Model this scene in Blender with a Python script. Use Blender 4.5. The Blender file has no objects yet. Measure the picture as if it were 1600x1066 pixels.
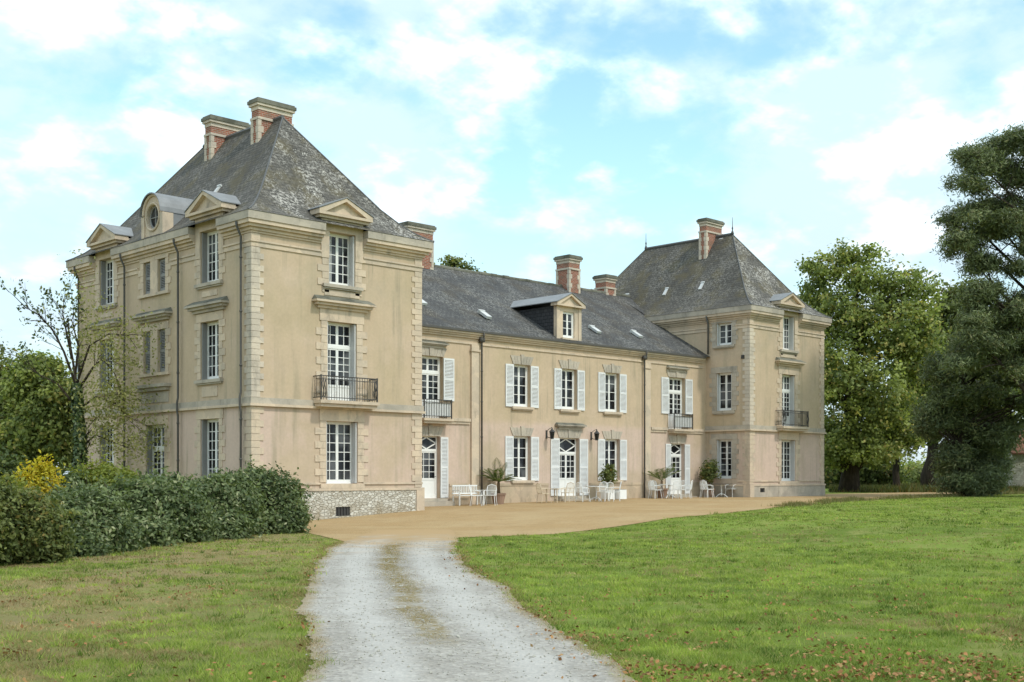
import bpy, bmesh, math, random
import numpy as np
from mathutils import Vector, Matrix
R = math.radians
random.seed(7)
rng = np.random.default_rng(11)
S = bpy.context.scene
COL = S.collection

# ------------------------------------------------------------------ camera
F, HY, YAW, EYE = 1880.0, 743.7, R(45.45), 1.65          # focal in px of a 1600 px wide picture, horizon row, heading
SN, CS = math.sin(YAW), math.cos(YAW)
_r0 = (393.2 - 800) / F * 42.0                            # the near pavilion's corner (world origin) stands 42 m ahead
CAMX, CAMY = -(_r0 * SN + 42 * CS), -(-_r0 * CS + 42 * SN)
cam = bpy.data.cameras.new('camera'); co = bpy.data.objects.new('camera', cam); COL.objects.link(co)
co.location = (CAMX, CAMY, EYE); co.rotation_euler = (R(90), 0, YAW - R(90))
cam.sensor_width = 36; cam.lens = 36 * F / 1600; cam.shift_y = (HY - 533) / 1600
cam.clip_start = .1; cam.clip_end = 6000
S.camera = co

def at(u, v, d):
    """world point at picture position (u, v) and depth d metres"""
    r, z = (u - 800) / F * d, EYE - (v - HY) / F * d
    return Vector((CAMX + r * SN + d * CS, CAMY - r * CS + d * SN, z))

# ------------------------------------------------------------------ world, sun, exposure
SUN_EL, SUN_AZ = R(52), R(-82)        # azimuth of the direction to the sun, measured from +X towards +Y
w = bpy.data.worlds.new('World'); S.world = w; w.use_nodes = True
nt = w.node_tree; nt.nodes.clear()
def wn(t, **k):
    n = nt.nodes.new(t)
    for a, b in k.items(): setattr(n, a, b)
    return n
def wmath(op, a, b=None, c=None, clamp=False):
    n = wn('ShaderNodeMath', operation=op, use_clamp=clamp)
    for i, x in enumerate((a, b, c)):
        if x is None: continue
        if isinstance(x, (int, float)): n.inputs[i].default_value = x
        else: nt.links.new(x, n.inputs[i])
    return n.outputs[0]
sky = wn('ShaderNodeTexSky', sky_type='NISHITA', sun_disc=False)
sky.sun_elevation = SUN_EL; sky.sun_rotation = R(90) - SUN_AZ
sky.air_density = 1.0; sky.dust_density = .6; sky.ozone_density = 1.2
tc = wn('ShaderNodeTexCoord')
sep = wn('ShaderNodeSeparateXYZ'); nt.links.new(tc.outputs['Generated'], sep.inputs[0])
zz = wmath('ADD', wmath('MAXIMUM', sep.outputs[2], 0.0), .34)
cmb = wn('ShaderNodeCombineXYZ')
nt.links.new(wmath('DIVIDE', sep.outputs[0], zz), cmb.inputs[0]); nt.links.new(wmath('DIVIDE', sep.outputs[1], zz), cmb.inputs[1])
def wnoise(scale, detail, rough, off=0.0, dist=0.0):
    m = wn('ShaderNodeMapping'); m.inputs['Location'].default_value = (off, off * .7, off * .3)
    nt.links.new(cmb.outputs[0], m.inputs[0])
    n = wn('ShaderNodeTexNoise'); n.inputs['Scale'].default_value = scale; n.inputs['Detail'].default_value = detail
    n.inputs['Roughness'].default_value = rough; n.inputs['Distortion'].default_value = dist
    nt.links.new(m.outputs[0], n.inputs['Vector']); return n.outputs[0]
def blob(u, v, k, amt):
    """a rounded region of sky around one direction: >0 more cloud, <0 a blue gap"""
    d = (at(u, v, 1) - Vector((CAMX, CAMY, EYE))).normalized()
    n = wn('ShaderNodeVectorMath', operation='DOT_PRODUCT'); nt.links.new(tc.outputs['Generated'], n.inputs[0]); n.inputs[1].default_value = d
    e = wmath('EXPONENT', wmath('MULTIPLY', wmath('SUBTRACT', n.outputs['Value'], 1.0), k))
    return wmath('MULTIPLY', e, amt)
dens = wmath('ADD', wmath('MULTIPLY', wnoise(2.6, 7, .52, 3.1, .15), .55), wmath('MULTIPLY', wnoise(8.5, 6, .55, 9.0, .1), .45))
for b in [(1130, 150, 90, -.17), (1000, 90, 200, -.07), (860, 255, 260, -.08), (1230, 190, 400, -.05), (740, 160, 500, -.05), (560, 90, 500, -.05), (240, 240, 200, -.06), (1420, 60, 160, .10), (1340, 240, 260, .16), (1200, 265, 500, .08), (800, 90, 140, .07), (620, 170, 200, .07),
          (330, 50, 200, -.03), (150, 210, 100, .05), (1480, 120, 900, -.05), (720, 400, 220, -.02), (990, 230, 300, .05)]:
    dens = wmath('ADD', dens, blob(*b))
mr = wn('ShaderNodeMapRange', interpolation_type='SMOOTHSTEP'); nt.links.new(dens, mr.inputs[0])
mr.inputs[1].default_value = .375; mr.inputs[2].default_value = .56
mask = mr.outputs[0]
# cloud tone: white tops, faint lavender-grey bases
tone = wn('ShaderNodeMapRange', interpolation_type='SMOOTHSTEP'); nt.links.new(wnoise(5.0, 6, .55, 21.0, .1), tone.inputs[0])
tone.inputs[1].default_value = .43; tone.inputs[2].default_value = .68
ctone = wn('ShaderNodeMix', data_type='RGBA'); nt.links.new(tone.outputs[0], ctone.inputs[0])
ctone.inputs[6].default_value = (4.3, 5.5, 6.1, 1); ctone.inputs[7].default_value = (11.6, 12.0, 12.2, 1)
skyb = wn('ShaderNodeMix', data_type='RGBA', blend_type='MULTIPLY'); skyb.inputs[0].default_value = 1
nt.links.new(sky.outputs[0], skyb.inputs[6]); skyb.inputs[7].default_value = (1.5, 1.72, 1.36, 1)
low = wn('ShaderNodeMapRange', interpolation_type='SMOOTHSTEP'); nt.links.new(sep.outputs[2], low.inputs[0])
low.inputs[1].default_value = .02; low.inputs[2].default_value = .30; low.inputs[3].default_value = .85; low.inputs[4].default_value = 0
hz = wn('ShaderNodeMix', data_type='RGBA'); nt.links.new(low.outputs[0], hz.inputs[0]); nt.links.new(skyb.outputs[2], hz.inputs[6]); hz.inputs[7].default_value = (3.6, 4.3, 5.2, 1)
mx = wn('ShaderNodeMix', data_type='RGBA'); nt.links.new(wmath('MULTIPLY', mask, .93), mx.inputs[0])
cl2 = wn('ShaderNodeMix', data_type='RGBA'); nt.links.new(wmath('MULTIPLY', low.outputs[0], .75), cl2.inputs[0]); nt.links.new(ctone.outputs[2], cl2.inputs[6]); cl2.inputs[7].default_value = (4.2, 4.9, 5.7, 1)
nt.links.new(hz.outputs[2], mx.inputs[6]); nt.links.new(cl2.outputs[2], mx.inputs[7])
bg = wn('ShaderNodeBackground'); bg.inputs[1].default_value = .125; nt.links.new(mx.outputs[2], bg.inputs[0])
wo = wn('ShaderNodeOutputWorld'); nt.links.new(bg.outputs[0], wo.inputs[0])

sl = bpy.data.lights.new('sun', 'SUN'); sl.energy = 1.5; sl.angle = R(4); sl.color = (1, .95, .86)
so = bpy.data.objects.new('sun', sl); COL.objects.link(so)
sd = Vector((math.cos(SUN_AZ) * math.cos(SUN_EL), math.sin(SUN_AZ) * math.cos(SUN_EL), math.sin(SUN_EL)))
so.rotation_euler = sd.to_track_quat('Z', 'Y').to_euler(); so.location = (0, -30, 60)
S.view_settings.view_transform = 'Standard'; S.view_settings.look = 'None'; S.view_settings.gamma = 1; S.view_settings.exposure = 0.56
S.view_settings.use_curve_mapping = False
S.render.engine = 'CYCLES'; S.cycles.max_bounces = 6; S.cycles.diffuse_bounces = 3; S.cycles.use_denoising = True

# ------------------------------------------------------------------ mesh helpers
class MB:
    def __init__(s): s.v, s.f, s.m, s.T, s.cur = [], [], [], None, 0
    def add(s, vs, fs):
        b = len(s.v); s.v += [tuple(s.T(*p)) if s.T else tuple(p) for p in vs]
        s.f += [tuple(b + i for i in f) for f in fs]; s.m += [s.cur] * len(fs)
    def box(s, x0, x1, y0, y1, z0, z1):
        s.add([(x0,y0,z0),(x1,y0,z0),(x1,y1,z0),(x0,y1,z0),(x0,y0,z1),(x1,y0,z1),(x1,y1,z1),(x0,y1,z1)],
              [(0,3,2,1),(4,5,6,7),(0,1,5,4),(1,2,6,5),(2,3,7,6),(3,0,4,7)])
    def prism(s, poly, y0, y1):
        """poly in the (x, z) plane, drawn out from y0 to y1"""
        n = len(poly); s.add([(x, y0, z) for x, z in poly] + [(x, y1, z) for x, z in poly],
              [tuple(range(n)), tuple(range(2*n-1, n-1, -1))] + [(i, (i+1) % n, n + (i+1) % n, n + i) for i in range(n)])
    def tube(s, pts, rad, n=8, cap=True):
        pts = [Vector(p) for p in pts]; rings = []
        rad = rad if isinstance(rad, (list, tuple)) else [rad] * len(pts)
        ref = None
        for i, p in enumerate(pts):
            t = (pts[min(i+1, len(pts)-1)] - pts[max(i-1, 0)]).normalized()
            if ref is None: ref = Vector((1,0,0)) if abs(t.x) < .8 else Vector((0,1,0))
            a = (ref - t * ref.dot(t)).normalized(); b = t.cross(a); ref = a
            rings.append([p + (a * math.cos(2*math.pi*k/n) + b * math.sin(2*math.pi*k/n)) * rad[i] for k in range(n)])
        vs = [q for r in rings for q in r]; fs = []
        for i in range(len(pts)-1):
            for k in range(n): fs.append((i*n+k, i*n+(k+1)%n, (i+1)*n+(k+1)%n, (i+1)*n+k))
        if cap: fs += [tuple(range(n-1, -1, -1)), tuple((len(pts)-1)*n + k for k in range(n))]
        s.add(vs, fs)
    def lathe(s, c, prof, n=16):
        cx, cy = c; vs = []; fs = []
        for r, z in prof: vs += [(cx + r*math.cos(2*math.pi*k/n), cy + r*math.sin(2*math.pi*k/n), z) for k in range(n)]
        for i in range(len(prof)-1):
            for k in range(n): fs.append((i*n+k, i*n+(k+1)%n, (i+1)*n+(k+1)%n, (i+1)*n+k))
        fs += [tuple(range(n-1, -1, -1)), tuple((len(prof)-1)*n + k for k in range(n))]
        s.add(vs, fs)
    def build(s, name, mat, parent=None, smooth=False, fix=True):
        me = bpy.data.meshes.new(name); me.from_pydata(s.v, [], s.f)
        for m in (mat if isinstance(mat, (list, tuple)) else [mat]): me.materials.append(m)
        if len(me.materials) > 1: me.polygons.foreach_set('material_index', s.m)
        if fix:
            bm = bmesh.new(); bm.from_mesh(me); bmesh.ops.recalc_face_normals(bm, faces=bm.faces); bm.to_mesh(me); bm.free()
        uv = me.uv_layers.new(name='UVMap').data
        for p in me.polygons:
            n = p.normal
            h = Vector((0,0,1)).cross(n) if abs(n.z) < .98 else Vector((1,0,0))
            h.normalize(); vv = n.cross(h)
            for li in p.loop_indices:
                q = me.vertices[me.loops[li].vertex_index].co; uv[li].uv = (q.dot(h), q.dot(vv))
            p.use_smooth = smooth
        o = bpy.data.objects.new(name, me); COL.objects.link(o)
        if parent is not None: o.parent = parent
        return o

def tag(o, label=None, cat=None, group=None, kind=None):
    if label: o['label'] = label
    if cat: o['category'] = cat
    if group: o['group'] = group
    if kind: o['kind'] = kind
    return o
def empty(name, loc, label, cat, group=None, rz=0):
    o = bpy.data.objects.new(name, None); COL.objects.link(o); o.location = loc; o.rotation_euler = (0, 0, rz); o.empty_display_size = .2
    return tag(o, label, cat, group)
def copy_tree(o, parent=None):
    c = o.copy(); COL.objects.link(c)
    if parent is not None: c.parent = parent
    for ch in list(o.children): copy_tree(ch, c)
    return c

# ------------------------------------------------------------------ materials
class NB:
    def __init__(s, name, rough=.8, spec=.3):
        s.m = bpy.data.materials.new(name); s.m.use_nodes = True; s.t = s.m.node_tree
        s.b = s.t.nodes['Principled BSDF']; s.b.inputs['Roughness'].default_value = rough; s.b.inputs['Specular IOR Level'].default_value = spec
        s.co = s.t.nodes.new('ShaderNodeTexCoord')
    def put(s, x, sock):
        if isinstance(x, (int, float)): sock.default_value = x
        elif isinstance(x, tuple): sock.default_value = x if len(x) == 4 else (*x, 1)
        else: s.t.links.new(x, sock)
    def vec(s, src='Object', scale=(1,1,1), loc=(0,0,0)):
        m = s.t.nodes.new('ShaderNodeMapping'); m.inputs['Scale'].default_value = scale; m.inputs['Location'].default_value = loc
        s.t.links.new(s.co.outputs[src], m.inputs[0]); return m.outputs[0]
    def noise(s, scale, detail=4, rough=.55, src='Object', stretch=(1,1,1), loc=(0,0,0), dist=0):
        n = s.t.nodes.new('ShaderNodeTexNoise'); s.t.links.new(s.vec(src, stretch, loc), n.inputs['Vector'])
        n.inputs['Scale'].default_value = scale; n.inputs['Detail'].default_value = detail; n.inputs['Roughness'].default_value = rough; n.inputs['Distortion'].default_value = dist
        return n.outputs[0]
    def voro(s, scale, feature='F1', src='Object', out='Distance', stretch=(1,1,1)):
        n = s.t.nodes.new('ShaderNodeTexVoronoi'); n.feature = feature; n.inputs['Scale'].default_value = scale
        s.t.links.new(s.vec(src, stretch), n.inputs['Vector']); return n.outputs[out]
    def brick(s, w, h, mortar, c1, c2, cm, src='UV'):
        n = s.t.nodes.new('ShaderNodeTexBrick'); s.t.links.new(s.vec(src), n.inputs['Vector'])
        n.inputs['Scale'].default_value = 1; n.inputs['Brick Width'].default_value = w; n.inputs['Row Height'].default_value = h
        n.inputs['Mortar Size'].default_value = mortar; n.inputs['Mortar Smooth'].default_value = .2
        for a, b in (('Color1', c1), ('Color2', c2), ('Mortar', cm)): n.inputs[a].default_value = (*b, 1)
        return n.outputs['Color'], n.outputs['Fac']
    def rng(s, x, a, b, c=0., d=1., smooth=True):
        n = s.t.nodes.new('ShaderNodeMapRange'); n.interpolation_type = 'SMOOTHSTEP' if smooth else 'LINEAR'
        s.put(x, n.inputs[0])
        for i, v in enumerate((a, b, c, d)): n.inputs[i+1].default_value = v
        return n.outputs[0]
    def mix(s, f, a, b, mode='MIX'):
        n = s.t.nodes.new('ShaderNodeMix'); n.data_type = 'RGBA'; n.blend_type = mode
        s.put(f, n.inputs[0]); s.put(a, n.inputs[6]); s.put(b, n.inputs[7]); return n.outputs[2]
    def math(s, op, a, b=0.):
        n = s.t.nodes.new('ShaderNodeMath'); n.operation = op; s.put(a, n.inputs[0]); s.put(b, n.inputs[1]); return n.outputs[0]
    def xyz(s, src='Object'):
        n = s.t.nodes.new('ShaderNodeSeparateXYZ'); s.t.links.new(s.co.outputs[src], n.inputs[0]); return n.outputs
    def attr(s, name):
        n = s.t.nodes.new('ShaderNodeAttribute'); n.attribute_name = name; return n.outputs['Fac']
    def bump(s, h, strength=.4, dist=.02):
        n = s.t.nodes.new('ShaderNodeBump'); n.inputs['Strength'].default_value = strength; n.inputs['Distance'].default_value = dist
        s.t.links.new(h, n.inputs['Height']); s.t.links.new(n.outputs[0], s.b.inputs['Normal'])
    def col(s, c): s.put(c, s.b.inputs['Base Color']); return s
    def var(s, c, amt=.25, scale=2.0):
        """multiply a colour by soft noise"""
        return s.mix(1.0, c, s.mix(s.noise(scale, 6, .6), (1-amt,)*3, (1+amt,)*3), 'MULTIPLY')

def m_plaster():
    k = NB('lime_render', .92, .1); z = k.xyz()[2]
    zed = k.math('ADD', z, k.math('MULTIPLY', k.noise(.7, 3), .5))
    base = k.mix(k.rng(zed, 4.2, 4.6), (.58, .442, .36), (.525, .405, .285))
    base = k.mix(k.rng(k.noise(.33, 5, .6, loc=(4, 1, 0)), .42, .68, 0, .65), base, (.45, .36, .235))
    base = k.mix(k.rng(k.noise(.55, 6, .65, loc=(9, 3, 2)), .50, .75, 0, .3), base, (.62, .48, .39))
    base = k.mix(k.rng(k.noise(1.1, 6, .6, stretch=(1.6, 1.6, .12)), .50, .75, 0, .6), base, (.30, .26, .18))
    base = k.mix(k.math('MULTIPLY', k.rng(k.noise(2.3, 6, .65, stretch=(1.5, 1.5, .07), loc=(2, 6, 1)), .53, .70), k.rng(k.noise(.45, 4, .6, loc=(8, 8, 2)), .40, .62, 0, .6)), base, (.27, .235, .17))
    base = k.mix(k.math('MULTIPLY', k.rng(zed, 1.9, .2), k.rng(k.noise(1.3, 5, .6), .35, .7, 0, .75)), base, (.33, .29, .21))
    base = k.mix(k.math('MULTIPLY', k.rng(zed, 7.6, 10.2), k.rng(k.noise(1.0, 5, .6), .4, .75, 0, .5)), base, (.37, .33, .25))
    base = k.var(base, .13, 9); base = k.var(base, .12, 1.3); k.col(base)
    k.bump(k.noise(22, 6, .65), .25, .012); return k.m
def m_stone(name, c, grey, amt=.5, blocks=True):
    k = NB(name, .9, .15)
    b = k.mix(k.rng(k.noise(.9, 6, .65), .38, .7, 0, amt), c, grey)
    b = k.mix(k.rng(k.noise(2.2, 6, .7, stretch=(1, 1, .3), loc=(3, 3, 3)), .52, .75, 0, .6), b, tuple(x * .45 for x in grey))
    b = k.mix(1.0, b, k.mix(k.voro(1.7, 'F1', out='Color'), (.86, .86, .86), (1.12, 1.10, 1.06)), 'MULTIPLY')
    b = k.var(b, .14, 14); k.col(b); k.bump(k.noise(30, 6, .6), .25, .01); return k.m
def m_slate(name, c1, c2, lichen, moss, lam, mam, scale=.9, pale=(.36, .34, .29)):
    k = NB(name, .78, .22)
    bc, bf = k.brick(.27, .17, .012, c1, c2, tuple(x * .25 for x in c1))
    b = k.mix(k.rng(k.noise(.5, 5, .6), .35, .7, 0, .6), bc, tuple(x * .7 for x in c1))
    b = k.mix(k.rng(k.noise(scale, 6, .65, loc=(2, 7, 1)), .46, .64, 0, mam), b, moss)
    grit = k.math('MULTIPLY', k.rng(k.noise(8, 6, .72, dist=.3), .49, .56), k.rng(k.noise(.55, 5, .65, loc=(5, 5, 5)), .42, .60, .12, 1))
    nrm = k.xyz('Normal')[1]; lamf = k.rng(nrm, -.05, -.55, .30 * lam, lam); lam = lamf
    b = k.mix(k.math('MULTIPLY', grit, lam), b, lichen)
    sp = k.math('MULTIPLY', k.rng(k.noise(13, 4, .7), .56, .62), k.rng(k.noise(.8, 5, .65, loc=(1, 5, 9)), .45, .62))
    b = k.mix(k.math('MULTIPLY', sp, lam), b, pale)
    b = k.var(b, .18, 3); k.col(b)
    k.bump(k.math('ADD', k.math('MULTIPLY', bf, -.6), k.noise(12, 5, .6)), .6, .03); return k.m
def m_plain(name, c, rough=.6, spec=.4, var=.12, scale=6, metal=0, bump=0):
    k = NB(name, rough, spec); k.col(k.var(c, var, scale)); k.b.inputs['Metallic'].default_value = metal
    if bump: k.bump(k.noise(scale * 6, 5, .6), bump, .01)
    return k.m
def m_brick():
    k = NB('red_brick', .9, .15)
    bc, bf = k.brick(.23, .075, .010, (.36, .115, .065), (.26, .085, .055), (.42, .36, .29))
    b = k.mix(k.rng(k.noise(1.8, 6, .7), .45, .7, 0, .7), bc, (.20, .15, .11)); b = k.var(b, .2, 8)
    k.col(b); k.bump(k.math('MULTIPLY', bf, -1.0), .5, .02); return k.m
def m_rubble():
    k = NB('rubble_stone', .9, .15)
    e = k.voro(6.0, 'DISTANCE_TO_EDGE', stretch=(1, 1, 1.8)); cc = k.t.nodes.new('ShaderNodeSeparateColor'); k.t.links.new(k.voro(6.0, 'F1', out='Color', stretch=(1, 1, 1.8)), cc.inputs[0])
    st = k.mix(cc.outputs[0], (.42, .38, .31), (.66, .63, .56)); st = k.var(st, .2, 10)
    b = k.mix(k.rng(e, .01, .06), (.36, .31, .23), st)
    b = k.mix(k.math('MULTIPLY', k.rng(k.xyz()[2], .75, .1), k.rng(k.noise(1.5, 5), .3, .7)), b, (.36, .29, .19))
    k.col(b); k.bump(k.rng(e, 0, .1), .9, .03); return k.m
def m_glass():
    k = NB('window_glass', .06, .3); k.col(k.mix(k.rng(k.noise(.9, 2, .5), .48, .66), (.008, .009, .011), (.10, .105, .11)))  # opaque dark colour for unlit rooms; paler patches painted in as reflections
    k.bump(k.noise(1.6, 2, .5), .06, .05); return k.m
def m_leaf(name, dark, light, alt, rough=.55, spec=.25, trans=.35):
    """alt colours some leaves; tint is a random number stored on each leaf"""
    k = NB(name, rough, spec); t = k.attr('tint'); h = k.attr('hue')
    c = k.mix(t, dark, light); c = k.mix(k.rng(h, .72, .95, 0, .8), c, alt); k.col(c)
    tr = k.t.nodes.new('ShaderNodeBsdfTranslucent'); k.put(k.mix(1.0, c, (1.25, 1.3, .7), 'MULTIPLY'), tr.inputs[0])
    ms = k.t.nodes.new('ShaderNodeMixShader'); ms.inputs[0].default_value = trans
    k.t.links.new(k.b.outputs[0], ms.inputs[1]); k.t.links.new(tr.outputs[0], ms.inputs[2])
    k.t.links.new(ms.outputs[0], k.t.nodes['Material Output'].inputs[0]); return k.m
def m_bark(name, c):
    k = NB(name, .95, .1); n = k.noise(6, 6, .7, stretch=(1, 1, .2)); k.col(k.mix(k.rng(n, .35, .65), tuple(x * .5 for x in c), c)); k.bump(n, .8, .04); return k.m
def m_lawn():
    k = NB('lawn_grass', .95, .08); x, y, z = k.xyz()
    n1, n2, n3 = k.noise(.16, 5, .6), k.noise(1.0, 6, .65, loc=(3, 8, 0)), k.noise(9, 6, .7)
    b = k.mix(k.rng(n1, .35, .65), (.13, .185, .03), (.205, .27, .05))
    b = k.mix(k.rng(n2, .50, .66, 0, .7), b, (.29, .285, .09))
    # the lawn left of the drive is drier
    side = k.math('SUBTRACT', k.math('MULTIPLY', x, .7126), k.math('MULTIPLY', y, .7015))
    dry = k.math('ADD', k.rng(side, 9.5, 2.5), k.math('MULTIPLY', k.rng(n2, .42, .7), .15))
    b = k.mix(k.math('MULTIPLY', dry, k.rng(k.noise(.5, 6, .65, loc=(7, 2, 1)), .34, .60, .12, .85)), b, (.31, .235, .12))
    b = k.mix(k.rng(n3, .52, .72, 0, .55), b, (.085, .125, .03)); b = k.var(b, .3, 30); k.col(b)
    k.bump(k.noise(26, 6, .75), .9, .05); return k.m
def m_gravel(name, c1, c2, c3, fine=55):
    k = NB(name, .95, .1)
    b = k.mix(k.rng(k.noise(.35, 6, .6), .36, .66), c1, c2); b = k.mix(k.rng(k.noise(1.6, 6, .65, loc=(2, 2, 0)), .5, .75, 0, .6), b, c3)
    st = k.voro(fine, 'F1', out='Color'); b = k.mix(1.0, b, k.mix(st, (.72, .72, .72), (1.2, 1.2, 1.2)), 'MULTIPLY')
    b = k.var(b, .22, 18); k.col(b)
    k.bump(k.math('ADD', k.voro(fine, 'F1'), k.noise(9, 5, .7)), .6, .02); return k, b
def m_drive():
    k, b = m_gravel('drive_gravel', (.37, .35, .325), (.49, .47, .445), (.29, .265, .23), 26)
    a, l, _ = k.xyz('UV')                       # a runs -1..1 across the drive, l in metres along it
    n = k.noise(1.1, 6, .7); n2 = k.noise(6, 6, .75)
    wob = k.math('ADD', k.math('ABSOLUTE', k.math('ADD', a, .02)), k.math('MULTIPLY', k.math('SUBTRACT', n2, .5), .22))
    mid = k.math('MULTIPLY', k.rng(wob, .19, .06), k.math('MULTIPLY', k.math('MULTIPLY', k.rng(n, .38, .56), k.rng(k.noise(11, 5, .8), .40, .54, .25, 1)), k.rng(l, 10.8, 13.2)))
    trk = k.rng(k.math('ABSOLUTE', k.math('SUBTRACT', k.math('ADD', k.math('ABSOLUTE', a), k.math('MULTIPLY', k.math('SUBTRACT', n, .5), .18)), .47)), .26, .06)
    b = k.mix(k.math('MULTIPLY', trk, .5), k.mix(1.0, b, (.86, .84, .80), 'MULTIPLY'), (.50, .48, .45))
    b = k.mix(k.math('MULTIPLY', mid, .95), b, (.215, .165, .07))
    edge = k.rng(k.math('ADD', k.math('ABSOLUTE', a), k.math('MULTIPLY', k.math('SUBTRACT', n, .5), .3)), .82, 1.0)
    b = k.mix(k.math('MULTIPLY', edge, .8), b, (.29, .225, .13)); b = k.mix(k.rng(k.math('ADD', l, k.math('MULTIPLY', k.math('SUBTRACT', n, .5), 16.0)), 24, 35), b, (.40, .275, .145)); k.col(b); return k.m
M = dict(
    plaster=m_plaster(), stone=m_stone('cream_stone', (.60, .485, .37), (.43, .38, .31)), corner_stone=m_stone('corner_stone', (.58, .50, .41), (.43, .385, .325), .5), grey_stone=m_stone('weathered_stone', (.47, .415, .345), (.30, .275, .235), .7),
    slate_p=m_slate('old_slate', (.082, .076, .066), (.126, .115, .099), (.40, .375, .335), (.105, .088, .052), .95, .85, pale=(.62, .59, .53)),
    slate_w=m_slate('wing_slate', (.062, .061, .061), (.094, .092, .091), (.22, .215, .20), (.068, .058, .046), .7, .8, .7),
    brick=m_brick(), rubble=m_rubble(), glass=m_glass(),
    white=m_plain('white_paint', (.80, .79, .76), .5, .4, .05), shutter=m_plain('white_shutter_paint', (.70, .70, .69), .6, .3, .16, 2.2),
    grey=m_plain('grey_paint', (.25, .245, .235), .6, .3, .15), pale=m_plain('pale_grey_paint', (.55, .55, .54), .55, .35, .10), iron=m_plain('black_iron', (.045, .042, .040), .5, .5, .2),
    zinc=m_plain('zinc_sheet', (.235, .24, .245), .55, .4, .35, 2.5, .2), pipe=m_plain('drainpipe_paint', (.085, .08, .072), .6, .4, .25), cap=m_stone('mossy_cap', (.20, .195, .16), (.08, .08, .062), .9),
    lead=m_plain('lead_sheet', (.10, .10, .10), .55, .4, .2, 3), furn=m_plain('white_garden_metal', (.76, .76, .74), .45, .4, .06),
    cream=m_plain('cream_resin', (.62, .52, .38), .6, .3, .1), green=m_plain('dark_table', (.045, .05, .045), .5, .4, .2), terra=m_plain('terracotta', (.33, .22, .16), .85, .2, .2, 5), soil=m_plain('soil', (.05, .035, .025), .95, .1, .3),
    bark=m_bark('grey_bark', (.16, .13, .10)), dark_bark=m_bark('dark_bark', (.07, .055, .042)), palm_bark=m_bark('palm_bark', (.20, .14, .085)),
    lawn=m_lawn(), drive=m_drive())
_k, _b = m_gravel('ochre_gravel', (.40, .27, .135), (.445, .32, .175), (.32, .21, .10)); _k.col(_b); M['court'] = _k.m
M['tile'] = m_plain('clay_tile', (.20, .10, .07), .9, .15, .35, 3)

# ------------------------------------------------------------------ ground
def sstep(t): t = np.clip(t, 0, 1); return t * t * (3 - 2 * t)
def g(x, y): return .30 * sstep((np.asarray(x, float) - 1) / 8) + .18 * sstep((np.asarray(x, float) - 8) / 20)
def G(x, y): return float(g(x, y))
def gp(u, v):
    z = 0.
    for _ in range(12):
        d = (EYE - z) * F / (v - HY); p = at(u, v, d); z = G(p.x, p.y)
    return p
def grid_sheet(name, xs, ys, zfun, mat):
    X, Y = np.meshgrid(xs, ys); Z = zfun(X, Y); nx, ny = len(xs), len(ys)
    b = MB(); b.v = [tuple(p) for p in np.stack([X.ravel(), Y.ravel(), Z.ravel()], 1)]
    b.f = [(j*nx+i, j*nx+i+1, (j+1)*nx+i+1, (j+1)*nx+i) for j in range(ny-1) for i in range(nx-1)]; b.m = [0] * len(b.f)
    return b.build(name, mat, None, True, False)
far = [60, 75, 95, 130, 180, 260, 400, 700, 1200, 2500]
xs = [-f for f in far[::-1]] + list(np.arange(-50, 56, 1.0)) + far
lawn = grid_sheet('lawn', xs, xs, g, M['lawn']); tag(lawn, 'mown green lawn with dry patches reaching to the horizon', None, None, 'structure')

def spline(pts, n):
    pts = [Vector((p[0], p[1])) for p in pts]; P = [2*pts[0]-pts[1]] + pts + [2*pts[-1]-pts[-2]]; out = []
    seg = len(pts) - 1
    for i in range(n):
        t = i / (n - 1) * seg; k = min(int(t), seg - 1); t -= k; a, b, c, d = P[k:k+4]
        out.append(.5 * ((2*b) + (c-a)*t + (2*a-5*b+4*c-d)*t*t + (3*b-a-3*c+d)*t**3))
    return out
rowsv = [1066, 1000, 950, 910, 880, 856, 840, 829]
Lu = [455, 466, 474, 484, 500, 528, 556, 590]; Ru = [985, 893, 826, 775, 740, 724, 716, 700]
Lp = [gp(u, v).to_2d() for u, v in zip(Lu, rowsv)]; Rp = [gp(u, v).to_2d() for u, v in zip(Ru, rowsv)]
bk = Vector((-CS, -SN))
for k_ in (6, 30): Lp.insert(0, Lp[-8] + bk * k_ if k_ == 6 else Lp[0] + bk * 24); Rp.insert(0, Rp[-8] + bk * k_ if k_ == 6 else Rp[0] + bk * 24)
NR = 420
def jit(seed, n, amp):
    r = np.random.default_rng(seed); a = np.zeros(n)
    for s_ in (4, 9, 21, 60, 140): a += np.interp(np.arange(n), np.linspace(0, n, s_ + 1), r.normal(0, 1, s_ + 1)) / s_ ** .5
    return a * amp
Ls, Rs = spline(Lp, NR), spline(Rp, NR); jl, jr = jit(1, NR, .17) + np.random.default_rng(8).normal(0, .015, NR), jit(2, NR, .17) + np.random.default_rng(9).normal(0, .015, NR)
db = MB(); duv = []; drive_poly_L, drive_poly_R = [], []
for i in range(NR):
    a, b = Ls[i], Rs[i]; t = (b - a).normalized(); a = a + t * jl[i]; b = b + t * jr[i]
    drive_poly_L.append(a); drive_poly_R.append(b); mid = (a + b) / 2
    for q in range(13):
        s_ = q / 12; p = a.lerp(b, s_); db.v.append((p.x, p.y, G(p.x, p.y) + .022)); duv.append((s_ * 2 - 1, (mid - Vector((CAMX, CAMY))).dot(Vector((CS, SN)))))
for i in range(NR - 1):
    for q in range(12): k_ = i * 13 + q; db.f.append((k_, k_ + 1, k_ + 14, k_ + 13)); db.m.append(0)
drv = db.build('driveway', M['drive'], None, True, False); ul = drv.data.uv_layers[0].data
for l in drv.data.loops: ul[l.index].uv = duv[l.vertex_index]
tag(drv, 'pale grey gravel drive with a straw-coloured strip down its middle', None, None, 'structure')
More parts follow.
